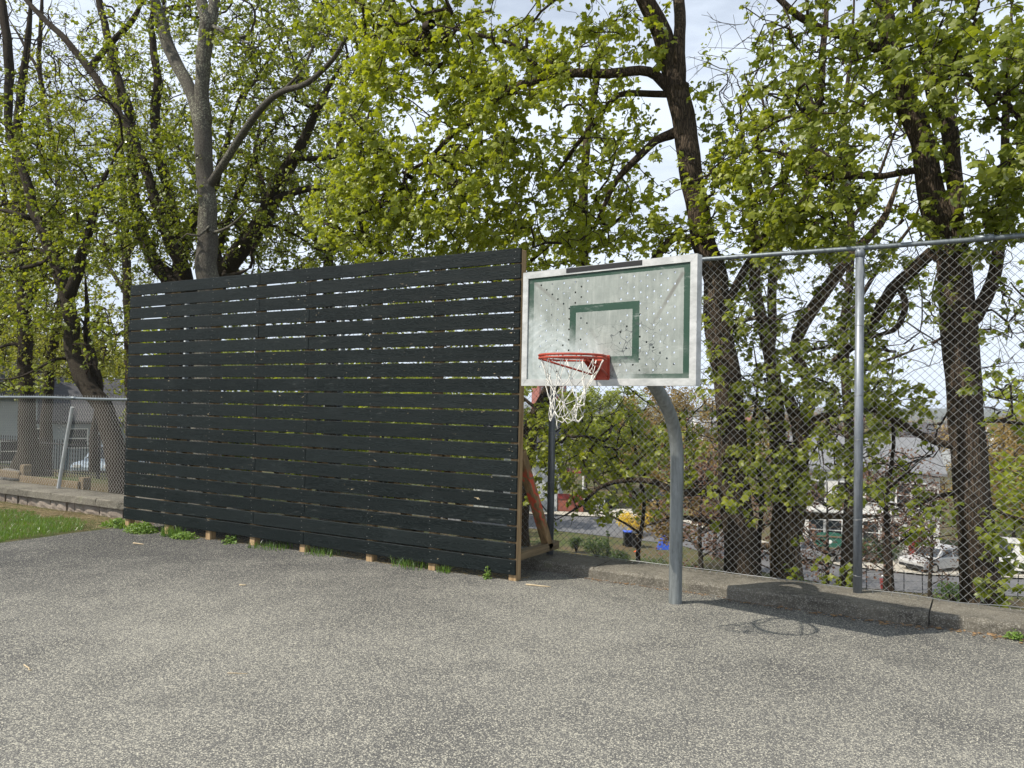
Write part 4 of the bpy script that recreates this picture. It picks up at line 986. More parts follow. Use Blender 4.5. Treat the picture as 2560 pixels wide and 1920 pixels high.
make_tree('maple_tree', 'broad dark maple with several spreading stems just behind the grey spotted trunk', [
    [(452, 900, 70), (450, 760, 64), (420, 690, 44), (395, 670, 34), (365, 610, 30), (345, 545, 28), (332, 440, 26), (326, 300, 25), (302, 220, 22), (278, 142, 20), (262, 60, 17), (245, -10, 14), (230, -150, 9)],
    [(440, 720, 36), (452, 640, 34, .2), (470, 580, 30, .4), (490, 540, 28, .5), (530, 480, 22, .6), (560, 380, 16, .7), (600, 240, 10, .8)],
    [(470, 730, 36), (455, 660, 34, -.2), (430, 610, 32, -.3), (389, 500, 28, -.5), (360, 410, 25, -.6), (300, 290, 20, -.7), (221, 171, 18, -.8), (152, 89, 15, -.9), (79, 16, 12, -1), (0, -80, 8, -1)],
    [(500, 760, 58), (548, 700, 50, .1), (588, 642, 46, .1), (630, 580, 43, .1), (669, 520, 42, .1), (705, 443, 38, .1), (741, 384, 28, .1), (775, 310, 20, .1), (815, 230, 15, 0), (870, 150, 10, 0)],
    [(640, 570, 24, .1), (660, 500, 18, .4), (640, 400, 14, .6), (650, 300, 9, .8)],
    [(690, 500, 20, .1), (740, 480, 18, 0), (800, 470, 15, -.1), (870, 480, 10, -.2), (950, 520, 6, -.2)],
    [(738, 392, 16, .1), (780, 395, 13, 0), (850, 390, 9, -.1), (930, 380, 5, -.2)],
    [(395, 200, 22, .3), (390, 330, 24, .3), (410, 440, 25, .3), (440, 560, 27, .3), (455, 650, 28, .3)],
    [(395, 200, 20, .3), (380, 90, 16, .3), (385, -30, 11, .3)],
    [(234, 158, 16, -.7), (285, 101, 15, -.6), (332, 47, 14, -.6), (370, -20, 11, -.5)],
    [(545, 640, 22, .1), (565, 560, 18, .3), (600, 470, 15, .4), (640, 380, 11, .5), (700, 300, 7, .5)],
    [(560, 690, 12, -.2), (600, 682, 10, -.4), (625, 670, 8, -.5)],
], 12.3, [
    (330, 470, 190, 170, 10.2, 13, 1.5), (560, 430, 180, 200, 11, 14, 1.2), (730, 500, 170, 130, 11, 14.5, 1.3), (330, 620, 170, 80, 10.5, 13.5, 1.0), (640, 620, 220, 70, 11.5, 15, 1.1), (660, 280, 170, 130, 11.5, 15, 1.2), (330, 250, 160, 120, 11, 14, .7), (420, 80, 220, 110, 11, 15, .7), (700, 60, 180, 110, 11, 15, .9), (880, 300, 110, 140, 11, 14, .9), (900, 650, 150, 50, 12, 15, 1.2), (420, -170, 420, 130, 11, 15, .6),
], MAT['leaf2'], MAT['leftbark'], MAT['twig'], 52, leaf=.082, per=6, dens=1.4, twig_r=.0032, simple_leaf=True, ridged=.03, coarse=90)

make_tree('maple_tree', 'crooked maple leaning left over the low chain link fence', [
    [(306, 1235, 62), (285, 1120, 50), (255, 1013, 44), (229, 982, 42), (186, 892, 38), (176, 801, 35), (166, 740, 34), (150, 690, 31), (133, 636, 29), (108, 575, 30), (84, 530, 26), (66, 450, 22), (45, 380, 19), (22, 316, 18), (22, 158, 22), (13, 60, 20), (-10, -60, 15)],
    [(170, 740, 30), (193, 681, 27), (205, 630, 24, .1), (228, 560, 18, .2), (250, 480, 14, .3), (290, 380, 9, .4)],
    [(182, 695, 14), (192, 650, 13, -.1), (212, 600, 10, -.1), (240, 540, 8, -.2)],
    [(138, 650, 16), (110, 632, 14, -.1), (75, 622, 12, -.2), (30, 630, 10, -.3), (-40, 640, 7, -.4)],
    [(130, 645, 12), (95, 660, 11, .1), (50, 670, 9, .1), (0, 665, 7, .1)],
    [(84, 545, 16), (60, 540, 13, -.2), (20, 528, 10, -.3), (-40, 520, 7, -.4)],
    [(170, 897, 8), (140, 898, 7, -.3), (90, 925, 6, -.5), (40, 945, 5, -.6), (-30, 950, 4, -.7)],
    [(236, 1180, 22, .1), (236, 1080, 20, .1), (245, 1000, 22, .05)],
    [(235, 1010, 18, .4), (228, 900, 16, .4), (216, 840, 14, .4), (218, 760, 11, .4), (212, 680, 8, .4)],
    [(248, 985, 18, .3), (240, 920, 16, .3), (226, 860, 13, .3), (222, 840, 10, .3), (200, 790, 6, .3)],
], 9.7, [
    (150, 430, 180, 110, 8.4, 10.8, 1.0), (60, 330, 130, 120, 8.4, 11, .8), (120, 620, 150, 110, 8.3, 10.6, .8), (220, 560, 120, 110, 8.6, 11, .9), (40, 760, 100, 80, 8.6, 10.5, .7), (180, 790, 90, 60, 8.5, 10, .6), (280, 760, 60, 110, 8.8, 10.6, .45, .6), (60, 120, 160, 130, 8.6, 11, .3, .35), (-120, 400, 130, 400, 8.5, 11, .6), (200, 200, 140, 120, 9, 11, .35, .4), (240, 860, 60, 60, 8.6, 10, .4, .6), (80, 950, 70, 50, 9, 11, .5),
], MAT['leaf2'], MAT['leftbark'], MAT['twig'], 63, leaf=.082, per=6, dens=1.4, twig_r=.0032, ridged=.03)

make_tree('tall_tree', 'straight tall trunk with a flared base standing left of the crooked leaning maple', [
    [(72, 1160, 72), (70, 1110, 46), (66, 982, 36), (60, 771, 31), (54, 651, 31), (46, 530, 28), (42, 400, 25), (50, 250, 20), (70, 100, 15), (80, -60, 10)],
    [(62, 780, 22), (80, 730, 20, -.1), (105, 690, 18, -.1), (115, 650, 14, -.1), (130, 560, 10, 0), (160, 430, 7, 0)],
    [(58, 880, 12), (38, 860, 9, -.2), (0, 868, 7, -.3), (-50, 890, 5, -.3)],
    [(40, 620, 12), (22, 560, 11, .1), (12, 480, 9, .2), (-10, 380, 6, .2)],
], 12.4, [
    (60, 720, 130, 140, 11, 14, .9), (20, 560, 110, 130, 11, 14, .7), (110, 500, 120, 120, 11, 14, .6), (80, 900, 100, 60, 11.5, 14, .7), (60, 300, 140, 160, 11, 14.5, .45), (90, 60, 180, 140, 11, 14.5, .3, .4),
], MAT['leafy'], MAT['leftbark'], MAT['twig'], 74, leaf=.082, per=6, dens=1.4, twig_r=.0032, simple_leaf=True, ridged=.02, base_flare=1.0)

make_tree('tall_tree', 'thin dark trunk tilted right between the flared trunk and the leaning maple', [
    [(112, 1190, 34), (118, 1010, 25), (128, 900, 23), (145, 800, 21), (158, 700, 18), (150, 560, 15), (140, 400, 12), (110, 250, 11), (98, 150, 11), (104, 30, 9), (110, -100, 6)],
    [(150, 760, 10), (190, 700, 8), (230, 640, 5)], [(98, 180, 8), (60, 110, 7), (19, 41, 5)],
], 14.0, [
    (120, 860, 120, 90, 13, 16, .9), (210, 880, 90, 90, 13, 16, .8), (150, 640, 120, 120, 13, 16, .6), (120, 200, 150, 150, 13, 16, .35, .4), (280, 900, 60, 90, 13, 16, .6),
], MAT['leafy'], MAT['leftbark'], MAT['twig'], 85, leaf=.082, per=6, dens=1.4, twig_r=.0032, simple_leaf=True, ridged=.02)
# further back row filling the crown
make_tree('background_maple', 'distant half bare maple rising between the forked maple and the leaning maple', [
    [(2120, 1300, 26), (2125, 1100, 24), (2110, 850, 22), (2130, 600, 18), (2110, 350, 13), (2130, 100, 8), (2140, -100, 5)], [(2115, 800, 12), (2190, 680, 10), (2280, 560, 7), (2330, 420, 4)], [(2115, 720, 12), (2040, 600, 9), (1980, 470, 6), (1920, 330, 4)], [(2120, 560, 10), (2200, 430, 8), (2260, 260, 5)], [(2115, 950, 11), (2220, 900, 8), (2330, 860, 5)], [(2115, 1000, 10), (2020, 940, 8), (1930, 880, 5)],
], 15, [
    (2000, 560, 200, 160, 13, 17, .8, .5), (2250, 560, 200, 160, 13, 17, .8, .5), (2050, 280, 220, 180, 13, 17, .6, .35), (2300, 260, 180, 180, 13, 17, .6, .4), (2150, 850, 260, 120, 13, 17, .7, .4), (1850, 720, 140, 140, 13, 17, .6, .45), (2480, 800, 120, 200, 13, 17, .5, .15), (1850, 150, 150, 150, 13, 17, .45, .2),
], MAT['leaf2'], MAT['bark'], MAT['twig'], 118, leaf=.085, per=6, simple_leaf=True, ridged=.0, coarse=80, step=.4, twig_r=.0034)
make_tree('background_maple', 'distant maple with fine dense leaves over the middle of the slatted wall', [
    [(830, 900, 30), (820, 700, 26), (830, 520, 22), (850, 350, 16), (870, 180, 10)], [(825, 640, 14), (760, 560, 11), (690, 450, 7)], [(830, 560, 13), (900, 470, 10), (980, 400, 6)],
], 17, [
    (800, 600, 200, 80, 15, 19, 1.5), (1050, 580, 180, 90, 15, 19, 1.2), (880, 430, 180, 140, 15, 19, 1.1), (760, 300, 180, 160, 15, 19, .9), (900, 150, 200, 140, 15, 19, .8), (620, 520, 150, 130, 15, 19, .8), (900, 720, 240, 60, 15, 19, 1.0), (1000, 830, 230, 110, 15, 19, .8), (620, 820, 200, 110, 15, 19, .8),
], MAT['leaf3'], MAT['leftbark'], MAT['twig'], 96, leaf=.11, per=6, dens=1.35, simple_leaf=True, ridged=.0, coarse=80, step=.4, twig_r=.003)
make_tree('background_maple', 'distant maple seen through the gaps between the left hand trunks', [
    [(330, 1100, 30), (325, 900, 26), (318, 700, 22), (310, 500, 17), (300, 300, 12), (290, 120, 8)], [(320, 740, 12), (260, 650, 9), (200, 560, 6)], [(315, 640, 12), (380, 540, 9), (430, 420, 6)],
], 19, [
    (300, 700, 120, 120, 17, 21, .9), (200, 560, 160, 130, 17, 21, .7), (420, 500, 160, 160, 17, 21, .7), (300, 330, 200, 150, 17, 21, .5), (450, 200, 200, 150, 17, 21, .5), (200, 900, 140, 60, 17, 21, .9), (60, 820, 100, 100, 17, 21, .9), (40, 960, 60, 40, 17, 21, .7),
], MAT['leafy'], MAT['leftbark'], MAT['twig'], 107, leaf=.11, per=6, dens=1.35, simple_leaf=True, ridged=.0, coarse=80, step=.4, twig_r=.003)

# ================================================================== THE VALLEY BEHIND
ZV = -7.8
def face_cam(p, extra=0): return math.atan2(-p[0], p[1]) + extra
def sheet(name, top, bot, z, m, th=None):
    A = [on_z(x, y, z) for x, y in top]; B = [on_z(x, y, z) for x, y in bot]; n = len(A)
    V = np.array(A + B); F = np.array([(n + i, n + i + 1, i + 1, i) for i in range(n - 1)])
    return obj(name, np_mesh(name, V, F), m, kind='structure')
sheet('street', [(1000, 1276), (1300, 1284), (1450, 1290), (1700, 1302), (1900, 1365), (2100, 1415), (2300, 1437), (2700, 1452)],
      [(1000, 1305), (1300, 1318), (1450, 1333), (1700, 1362), (1900, 1428), (2100, 1466), (2300, 1482), (2700, 1495)], ZV + .03, MAT['road'])
sheet('pavement', [(1000, 1268), (1300, 1275), (1450, 1280), (1700, 1290), (1900, 1350), (2100, 1398), (2300, 1420), (2700, 1434)],
      [(1000, 1275), (1300, 1283), (1450, 1289), (1700, 1301), (1900, 1364), (2100, 1413), (2300, 1435), (2700, 1450)], ZV + .13, MAT['walk'])
sheet('driveway', [(1500, 1272), (1580, 1272)], [(1480, 1281), (1610, 1284)], ZV + .14, MAT['walk'])
sheet('driveway', [(2270, 1380), (2330, 1382)], [(2200, 1420), (2350, 1426)], ZV + .14, MAT['walk'])

def window(par, c, w, h, ax='x', glass='glass', frame='white', bars=True):
    """framed sash window standing proud of a wall; par is the house"""
    cx, cy, cz = c; t = .07; f = MB()
    def bx(du, dz, su, sz, off, th):
        if ax == 'x': f.box((cx + du, cy - off, cz + dz), (su, th, sz))
        else: f.box((cx + off, cy + du, cz + dz), (th, su, sz))
    bx(0, h / 2 + t / 2, w + 2 * t, t, .03, .08); bx(0, -h / 2 - t / 2, w + 2.6 * t, t, .04, .10); bx(-w / 2 - t / 2, 0, t, h, .03, .08); bx(w / 2 + t / 2, 0, t, h, .03, .08)
    if bars: bx(0, 0, w, .05, .022, .05)
    o = obj('window', f, MAT[frame], par)
    g = MB(); f = g; bx(0, 0, w - .002, h - .002, .0, .03); obj('pane', g, MAT[glass], o)
    return o
def gable(w, d, h, rh, ov=.35, th=.16, along='x'):
    """pitched roof with real thickness over a w x d box, ridge along x or y"""
    m = MB(); a, b = (w, d) if along == 'x' else (d, w)
    s = rh / (b / 2); e = b / 2 + ov
    poly = [(-e, h - ov * s), (0, h + rh), (e, h - ov * s), (e, h - ov * s + th), (0, h + rh + th * 1.15), (-e, h - ov * s + th)]
    V = []
    for L_ in (-a / 2 - ov, a / 2 + ov):
        for q, z in poly: V.append((L_, q, z) if along == 'x' else (q, L_, z))
    F = [(0, 1, 4, 5), (1, 2, 3, 4), (11, 10, 7, 6), (10, 9, 8, 7)] + [(i, (i + 1) % 6, (i + 1) % 6 + 6, i + 6) for i in range(6)]
    return m.add(V, F)
def gable_wall(w, d, h, rh, along='x'):
    m = MB().box((0, 0, h / 2), (w, d, h))
    if along == 'x':
        V = [(sx * w / 2, y, z) for sx in (-1, 1) for y, z in ((-d / 2, h), (d / 2, h), (0, h + rh))]
    else:
        V = [(x, sy * d / 2, z) for sy in (-1, 1) for x, z in ((-w / 2, h), (w / 2, h), (0, h + rh))]
    return m.add(V, [(0, 1, 2), (5, 4, 3), (0, 3, 4, 1), (1, 4, 5, 2), (2, 5, 3, 0)])
def house(name, label, p, rz, w, d, h, rh, wall, roof, wins=(), side=(), along='x', group=None, chim=False):
    t = thing(name, label, 'house', tuple(p), rz, group)
    obj('wall', gable_wall(w, d, h, rh, along), MAT[wall], t)
    r = obj('roof', gable(w, d, h, rh, .35, .16, along), MAT[roof], t)
    for x, z, ww, hh in wins: window(t, (x, -d / 2, z), ww, hh)
    for y, z, ww, hh in side: window(t, (w / 2, y, z), ww, hh, 'y')
    if chim: obj('chimney', MB().box((w * .2, 0, h + rh + .3), (.6, .6, 1.6), .02), MAT['brick'], r)
    return t

# white house beyond the tall fence
pb = on_z(2148, 1394, ZV); pb = pb + np.array([pb[0], pb[1], 0]) / np.linalg.norm(pb[:2]) * 3.5
wh = house('white_house', 'white clapboard house with pale grey roof seen through the tall fence', pb, face_cam(pb, .10), 8.6, 7.4, 5.7, 1.9, 'sidew', 'roofm',
           [(-2.9, 4.2, .8, 1.3), (-1.3, 4.2, .8, 1.3), (.55, 4.25, 1.1, 1.2), (2.2, 4.2, .75, 1.5), (3.1, 4.2, .75, 1.5), (-3.0, 1.7, .9, 1.3), (-1.9, 1.7, .9, 1.3), (.3, 1.7, .9, 1.4), (1.5, 1.7, .9, 1.4)],
           [(-1.5, 4.2, .9, 1.3), (1.2, 1.7, .9, 1.3)], 'x')
obj('trim', MB().box((0, -3.74, 2.95), (8.7, .08, .16)), MAT['white'], wh)
obj('door', MB().box((3.0, -3.73, 1.05), (.95, .07, 2.1), .01), MAT['red'], wh)
st = obj('step', MB().box((3.0, -4.2, .15), (1.5, .9, .3), .02), MAT['walk'], wh)
# grey house with red porch beside the slatted wall
pg = on_z(1300, 1276, ZV); pg = pg + np.array([pg[0], pg[1], 0]) / np.linalg.norm(pg[:2]) * 4
gh = house('grey_house', 'light grey clapboard house with a dark red porch and white stair rails', pg, face_cam(pg, -.12), 7.6, 8, 5.9, 2.6, 'sidel', 'roofd',
           [(1.65, 4.7, .45, 1.0), (-1.5, 4.5, .9, 1.4), (.2, 4.5, .9, 1.4), (-1.5, 1.8, .9, 1.4), (1.0, 1.8, .9, 1.4)], [(0, 4.5, .9, 1.4)], 'x')
po = MB().box((5.0, -2.9, 1.25), (2.3, 2.2, .12)); po.box((5.0, -3.95, 1.45), (2.3, .06, .34)); po.box((5.0, -2.0, 3.55), (2.6, 3.9, .14))
obj('porch', po, MAT['red'], gh)
lat = MB().box((5.0, -3.9, .62), (2.3, .05, 1.1)); obj('porch_skirt', lat, MAT['brick'], gh)
for x in (3.9, 6.1): obj('porch_post', MB().box((x, -3.9, 2.45), (.13, .13, 2.1), .01), MAT['white'], gh)
stp = MB()
for i in range(6): stp.box((6.4 + i * .28, -3.2, 1.2 - .1 - i * .2), (.30, 1.3, .2 + .0))
obj('stairs', stp, MAT['walk'], gh)
for yy in (-3.85, -2.55):
    ra = MB().tube([(6.2, yy, 2.1), (8.0, yy, .85)], .04, 6); ra.tube([(6.2, yy, 1.5), (8.0, yy, .30)], .03, 6); obj('stair_rail', ra, MAT['white'], gh)
    for x, z in ((6.2, 1.6), (7.1, 1.0), (8.0, .45)): obj('newel_post', MB().box((x, yy, z), (.11, .11, 1.15), .01), MAT['white'], gh)
# house by the low fence, left
pl = at_d(200, 1185, 50); pl[2] = float(terrain_z(pl[0], pl[1])); lz = 1.7 - (1188 - 992) / 2000 * 47 - pl[2]
pl[2] += lz + .25
lh = house('blue_grey_house', 'low blue grey clapboard house with long dark shingle roof past the iron fence', pl, face_cam(pl, .02), 9.4, 6.5, 3.0, 2.35, 'sideg', 'roofd',
           [(-2.05, 2.0 - .1, .75, 1.05), (-.25, 1.9, .95, 1.05), (1.5, 1.9, .75, 1.05), (3.4, 1.9, .9, 1.05)], [], 'x')
obj('dormer', gable_wall(1.2, 1.0, 5.0, .5, 'y').mesh('dormer'), MAT['sideg'], lh, (-.5, 0, 0))
obj('flue', MB().tube([(-1.1, .6, 4.6), (-1.1, .6, 7.2)], .16, 8), MAT['walk'], lh)
wgp = at_d(-30, 1185, 47); wgp[2] = pl[2]
wg = house('blue_grey_house', 'taller blue grey house wing with steep dark roof beside the long low roof', wgp, face_cam(wgp, .02), 4.4, 6.0, 4.4, 1.9, 'sideg', 'roofd', [(.9, 1.2, .8, 1.1)], [], 'x')
rdp = at_d(318, 1060, 92); rdp[2] = float(terrain_z(rdp[0], rdp[1]))
rd = house('red_gabled_house', 'far house with a red gable and white trim beside the slatted wall', rdp, face_cam(rdp), 4.2, 6, 6.2, 2.2, 'sidew', 'roofl', [(0, 5.0, .8, 1.0)], [], 'y')
obj('gable_panel', MB().prism([(-1.35, 6.35), (1.35, 6.35), (0, 7.8)], -3.08, -3.01), MAT['red'], rd)
# brick apartment block on the skyline
ap = at_d(1372, 1000, 420); ap[2] = float(terrain_z(ap[0], ap[1]))
ab = thing('apartment_block', 'red brick apartment block on the skyline behind the basketball net', 'building', tuple(ap), face_cam(ap, .35))
hgt = 10.6 + 1.7 - ap[2]
obj('wall', MB().box((0, 0, hgt / 2), (15, 12, hgt)), MAT['brick'], ab); obj('parapet', MB().box((0, 0, hgt + .3), (15.4, 12.4, .6)), MAT['walk'], ab)
for fl in range(7):
    for k in range(5):
        f = obj('window', MB().box((-5.6 + k * 2.8, -6.02, hgt - 2 - fl * 3), (1.5, .12, 1.6)), MAT['white'], ab); obj('pane', MB().box((-5.6 + k * 2.8, -6.09, hgt - 2 - fl * 3), (1.3, .06, 1.4)), MAT['glass'], f)

# ---- cars
def car(label, p, rz, colour, kind='sedan', group='cars parked in the valley street'):
    t = thing('parked_car', label, 'car', tuple(p), rz, group); paint = simple('car_paint_' + label[:12].replace(' ', '_'), colour, .25, .1, .04, 2, 0, 1, .6)
    Lh = 2.25; van = kind == 'van'; tp = 2.0 if van else 1.45; bl = 1.05 if van else .86
    side = [(-Lh, .32), (-Lh - .02, .62), (-Lh + .06, bl - .08), (-1.2 if not van else -1.75, bl), (1.5, bl), (Lh - .04, bl - .04), (Lh, .55), (Lh - .05, .32), (1.72, .30), (1.35, .30), (-1.0, .30), (-1.75, .30)]
    if not van: side[3] = (-1.05, bl - .0); 
    body = MB().prism(side, -.88, .88); obj('body', body, paint, t)
    cab = [(-1.15, bl - .01), (-.45, tp), (.95, tp), (1.65, bl - .01)] if not van else [(-1.75, bl - .01), (-1.1, tp), (2.15, tp), (2.2, bl - .01)]
    n = len(cab); V = [(x, -.86 + (.14 if z > bl else 0), z) for x, z in cab] + [(x, .86 - (.14 if z > bl else 0), z) for x, z in cab]
    obj('cabin', MB().add(V, [tuple(range(n)), tuple(range(2 * n - 1, n - 1, -1))] + [(i, i + n, (i + 1) % n + n, (i + 1) % n) for i in range(n)]), paint, t)
    def quad_in(i, s0, s1, e0=.12, e1=.12):  pass
    for s in (-1, 1):                                     # side glass, two panes a side
        spans = ((.10, .46), (.52, .90)) if not van else ((.10, .38),)
        for u0, u1 in spans:
            def pt(u, v):
                b0 = cab[0][0] + (cab[3][0] - cab[0][0]) * u; t0 = cab[1][0] + (cab[2][0] - cab[1][0]) * u
                return (b0 + (t0 - b0) * v, s * (.872 - .14 * v), bl + (tp - bl) * v)
            q = [pt(u0, .12), pt(u1, .12), pt(u1, .85), pt(u0, .85)]
            obj('side_window', MB().add(q + [(x, y - s * .02, z) for x, y, z in q], [(0, 1, 2, 3), (7, 6, 5, 4), (0, 4, 5, 1), (1, 5, 6, 2), (2, 6, 7, 3), (3, 7, 4, 0)]), MAT['glass'], t)
    for a, b, nm in ((cab[0], cab[1], 'windscreen'), (cab[3], cab[2], 'rear_window')):
        sg = -1 if nm == 'windscreen' else 1
        q = [(a[0] + (b[0] - a[0]) * v + sg * .015, y, a[1] + (b[1] - a[1]) * v + .012) for v, y in ((.12, -.74), (.12, .74), (.86, .64), (.86, -.64))]
        obj(nm, MB().add(q + [(x - sg * .02, y, z - .02) for x, y, z in q], [(0, 1, 2, 3), (7, 6, 5, 4), (0, 4, 5, 1), (1, 5, 6, 2), (2, 6, 7, 3), (3, 7, 4, 0)]), MAT['glass'], t)
    for x in (-1.38, 1.42):
        for s in (-1, 1):
            wl = obj('wheel', MB().tube([(x, s * .70, .33), (x, s * .90, .33)], .33, 16), MAT['rubber'], t); obj('rim', MB().tube([(x, s * .89, .33), (x, s * .912, .33)], .20, 12), MAT['chrome'], wl)
    for s in (-1, 1):
        obj('headlight', MB().box((-Lh - .005, s * .62, .66), (.06, .32, .14), .02), MAT['lamp'], t); obj('tail_light', MB().box((Lh - .0, s * .66, .70), (.06, .26, .14), .02), MAT['tail'], t)
    obj('bumper', MB().box((-Lh, 0, .42), (.10, 1.7, .16), .03), MAT['black'], t)
    return t
def cpos(px, py, z=ZV + .04): return on_z(px, py, z)
p = cpos(1625, 1262); car('black car parked by the pavement past the yellow bush', p, face_cam(p, .25), (.012, .013, .015))
p = cpos(1685, 1266); car('dark grey car parked beside the black car', p, face_cam(p, .3), (.04, .042, .046))
p = cpos(2010, 1402); car('white car half hidden by the forked maple trunk', p, face_cam(p, .5), (.42, .42, .42))
p = cpos(2345, 1425); car('white car nosing out from behind the leaning maple', p, face_cam(p, .9), (.45, .45, .45))
p = cpos(2530, 1432); car('white van parked past the leaning maple trunk', p, face_cam(p, .15), (.72, .72, .70), 'van')
p = at_d(285, 1175, 36); p[2] = float(terrain_z(p[0], p[1])); car('pale blue car parked in front of the low blue grey house', p, face_cam(p, 1.2), (.42, .50, .58))

# ---- notice board, bins, garden things
def noticeboard():
    p = cpos(2075, 1412, ZV); t = thing('notice_board', 'green arched notice board on wooden posts beside the street', 'sign', tuple(p), face_cam(p, .1))
    w, h = 1.75, .78; pts = [(-w / 2, 1.0), (w / 2, 1.0)] + [(w / 2 * math.cos(a), 1.0 + h + .22 * math.sin(a)) for a in np.linspace(0, math.pi, 11)]
    b = obj('panel', MB().prism(pts, -.03, .03), MAT['green'], t)
    obj('emblem', MB().prism([(.12 * math.cos(a), 1.42 + .12 * math.sin(a)) for a in np.linspace(0, 2 * math.pi, 12, endpoint=False)], -.036, -.028), MAT['white'], b)
    for z in (1.03, 1.74): obj('rail', MB().box((0, -.05, z), (w + .1, .05, .08), .005), MAT['sleeper'], t)
    for x in (-w / 2 - .08, w / 2 + .08): obj('post', MB().box((x, 0, .95), (.13, .13, 1.95), .01), MAT['sleeper'], t)
noticeboard()
def bin_(label, px, py, lid):
    p = cpos(px, py, ZV); t = thing('wheelie_bin', label, 'bin', tuple(p), face_cam(p, .2), 'bins in the garden')
    V = [(-.24, -.27, .08), (.24, -.27, .08), (.24, .27, .08), (-.24, .27, .08), (-.30, -.36, .98), (.30, -.36, .98), (.30, .34, .98), (-.30, .34, .98)]
    obj('body', MB().add(V, [(3, 2, 1, 0), (4, 5, 6, 7), (0, 1, 5, 4), (1, 2, 6, 5), (2, 3, 7, 6), (3, 0, 4, 7)]), MAT['black'], t)
    l = MB().box((0, -.02, 1.02), (.66, .80, .06), .02); l.tube([(-.26, .40, 1.0), (.26, .40, 1.0)], .025, 6); obj('lid', l, MAT[lid], t)
    for s in (-1, 1): obj('wheel', MB().tube([(s * .25, .27, .10), (s * .31, .27, .10)], .10, 10), MAT['rubber'], t)
bin_('dark bin with a bright blue lid in front of the yellow bush', 1570, 1366, 'blue'); bin_('dark bin with a black lid next to the blue lidded bin', 1590, 1369, 'black')
bin_('dark bin standing by the white house driveway', 2300, 1398, 'black')
p = cpos(1662, 1372, ZV); tp_ = obj('tarpaulin', MB().add([(-.55, -.4, 0), (.55, -.4, 0), (.55, .4, 0), (-.55, .4, 0), (-.3, -.2, .62), (.25, -.22, .7), (.3, .2, .55), (-.25, .22, .75), (0, 0, .95)],
      [(3, 2, 1, 0), (0, 1, 5, 4), (1, 2, 6, 5), (2, 3, 7, 6), (3, 0, 4, 7), (4, 5, 8), (5, 6, 8), (6, 7, 8), (7, 4, 8)]), MAT['blue'], None, tuple(p), .4)
tag(tp_, 'bright blue tarpaulin over a garden heap behind the pole', 'tarpaulin')
p = cpos(1593, 1380, ZV); cn = thing('traffic_cone', 'small orange cone among the garden shrubs', 'cone', tuple(p))
obj('base', MB().box((0, 0, .03), (.36, .36, .05), .01), MAT['orange'], cn); obj('body', MB().tube([(0, 0, .05), (0, 0, .45)], [.11, .02], 12), MAT['orange'], cn)
p = cpos(2212, 1474, ZV); bk_ = thing('bucket', 'red bucket inside the wire garden fence', 'bucket', tuple(p))
obj('body', MB().tube([(0, 0, 0), (0, 0, .55)], [.20, .27], 14), MAT['red'], bk_); obj('handle', MB().tube([(.27 * math.cos(a), 0, .55 + .2 * math.sin(a)) for a in np.linspace(0, math.pi, 9)], .012, 5), MAT['chrome'], bk_)
# wire garden fence
gf = thing('garden_fence', 'thin wire garden fence on metal stakes below the tall fence', 'fence', tuple(cpos(2300, 1490, ZV)))
GB = np.array(gf.location); A0 = on_z(2120, 1482, ZV); A1 = on_z(2640, 1500, ZV); nst = 12
for i in range(nst): 
    q = A0 + (A1 - A0) * i / (nst - 1); obj('stake', MB().tube([(0, 0, -.1), (random.uniform(-.04, .04), 0, 1.25)], .022, 6), MAT['iron'], gf, rel(q, GB))
for z in (.25, .7, 1.15): obj('strand', MB().tube([rel(A0 + (A1 - A0) * i / 20 + np.array([0, 0, z + .02 * math.sin(i)]), GB) for i in range(21)], .012, 5), MAT['wire'], gf)

# ---- left of the slatted wall: iron fence, timber guard rail, rocks
fe = thing('iron_fence', 'black iron picket fence in front of the low blue grey house', 'fence', (-25, 13.5, float(terrain_z(-25, 13.5)))); FB = np.array(fe.location)
pk = MB().tube([(0, 0, 0), (0, 0, 1.12), (0, 0, 1.16)], [.013, .013, .002], 5).mesh('picket')
for i in range(118):
    X = -33.5 + i * .135; obj('picket', pk, MAT['iron'], fe, rel((X, 13.5, float(terrain_z(X, 13.5)) - .02), FB))
zz = lambda X: float(terrain_z(X, 13.5))
for z in (.18, .98): obj('rail', MB().tube([rel((X, 13.5, zz(X) + z), FB) for X in np.arange(-33.6, -17.4, 1.0)], .020, 5), MAT['iron'], fe)
for X in (-33.6, -29.6, -25.6, -21.6, -17.6): obj('post', MB().box(rel((X, 13.52, zz(X) + .65), FB), (.09, .09, 1.35), .006), MAT['iron'], fe)
gr = thing('timber_guard_rail', 'low timber guard rail on stout posts behind the low chain link fence', 'fence', (-18, 9.4, 0)); RB = np.array((-18, 9.4, 0.0))
tz = lambda X: float(terrain_z(X, 9.4))
for X in np.arange(-26.2, -11, 2.15): obj('post', MB().box(rel((X, 9.4, tz(X) + .16), RB), (.17, .17, .72), .015), MAT['sleeper'], gr)
for X in np.arange(-26.2, -11.5, 2.15): obj('rail', MB().box(rel((X + 1.075, 9.29, tz(X) + .22 + random.uniform(-.02, .02)), RB), (2.12, .05, .15), .008), m_timber('rail_timber', (.24, .19, .13), (.13, .10, .07), 0) if X < -26 else MAT['timber_x'] if 'timber_x' in MAT else MAT['sleeper'], gr)
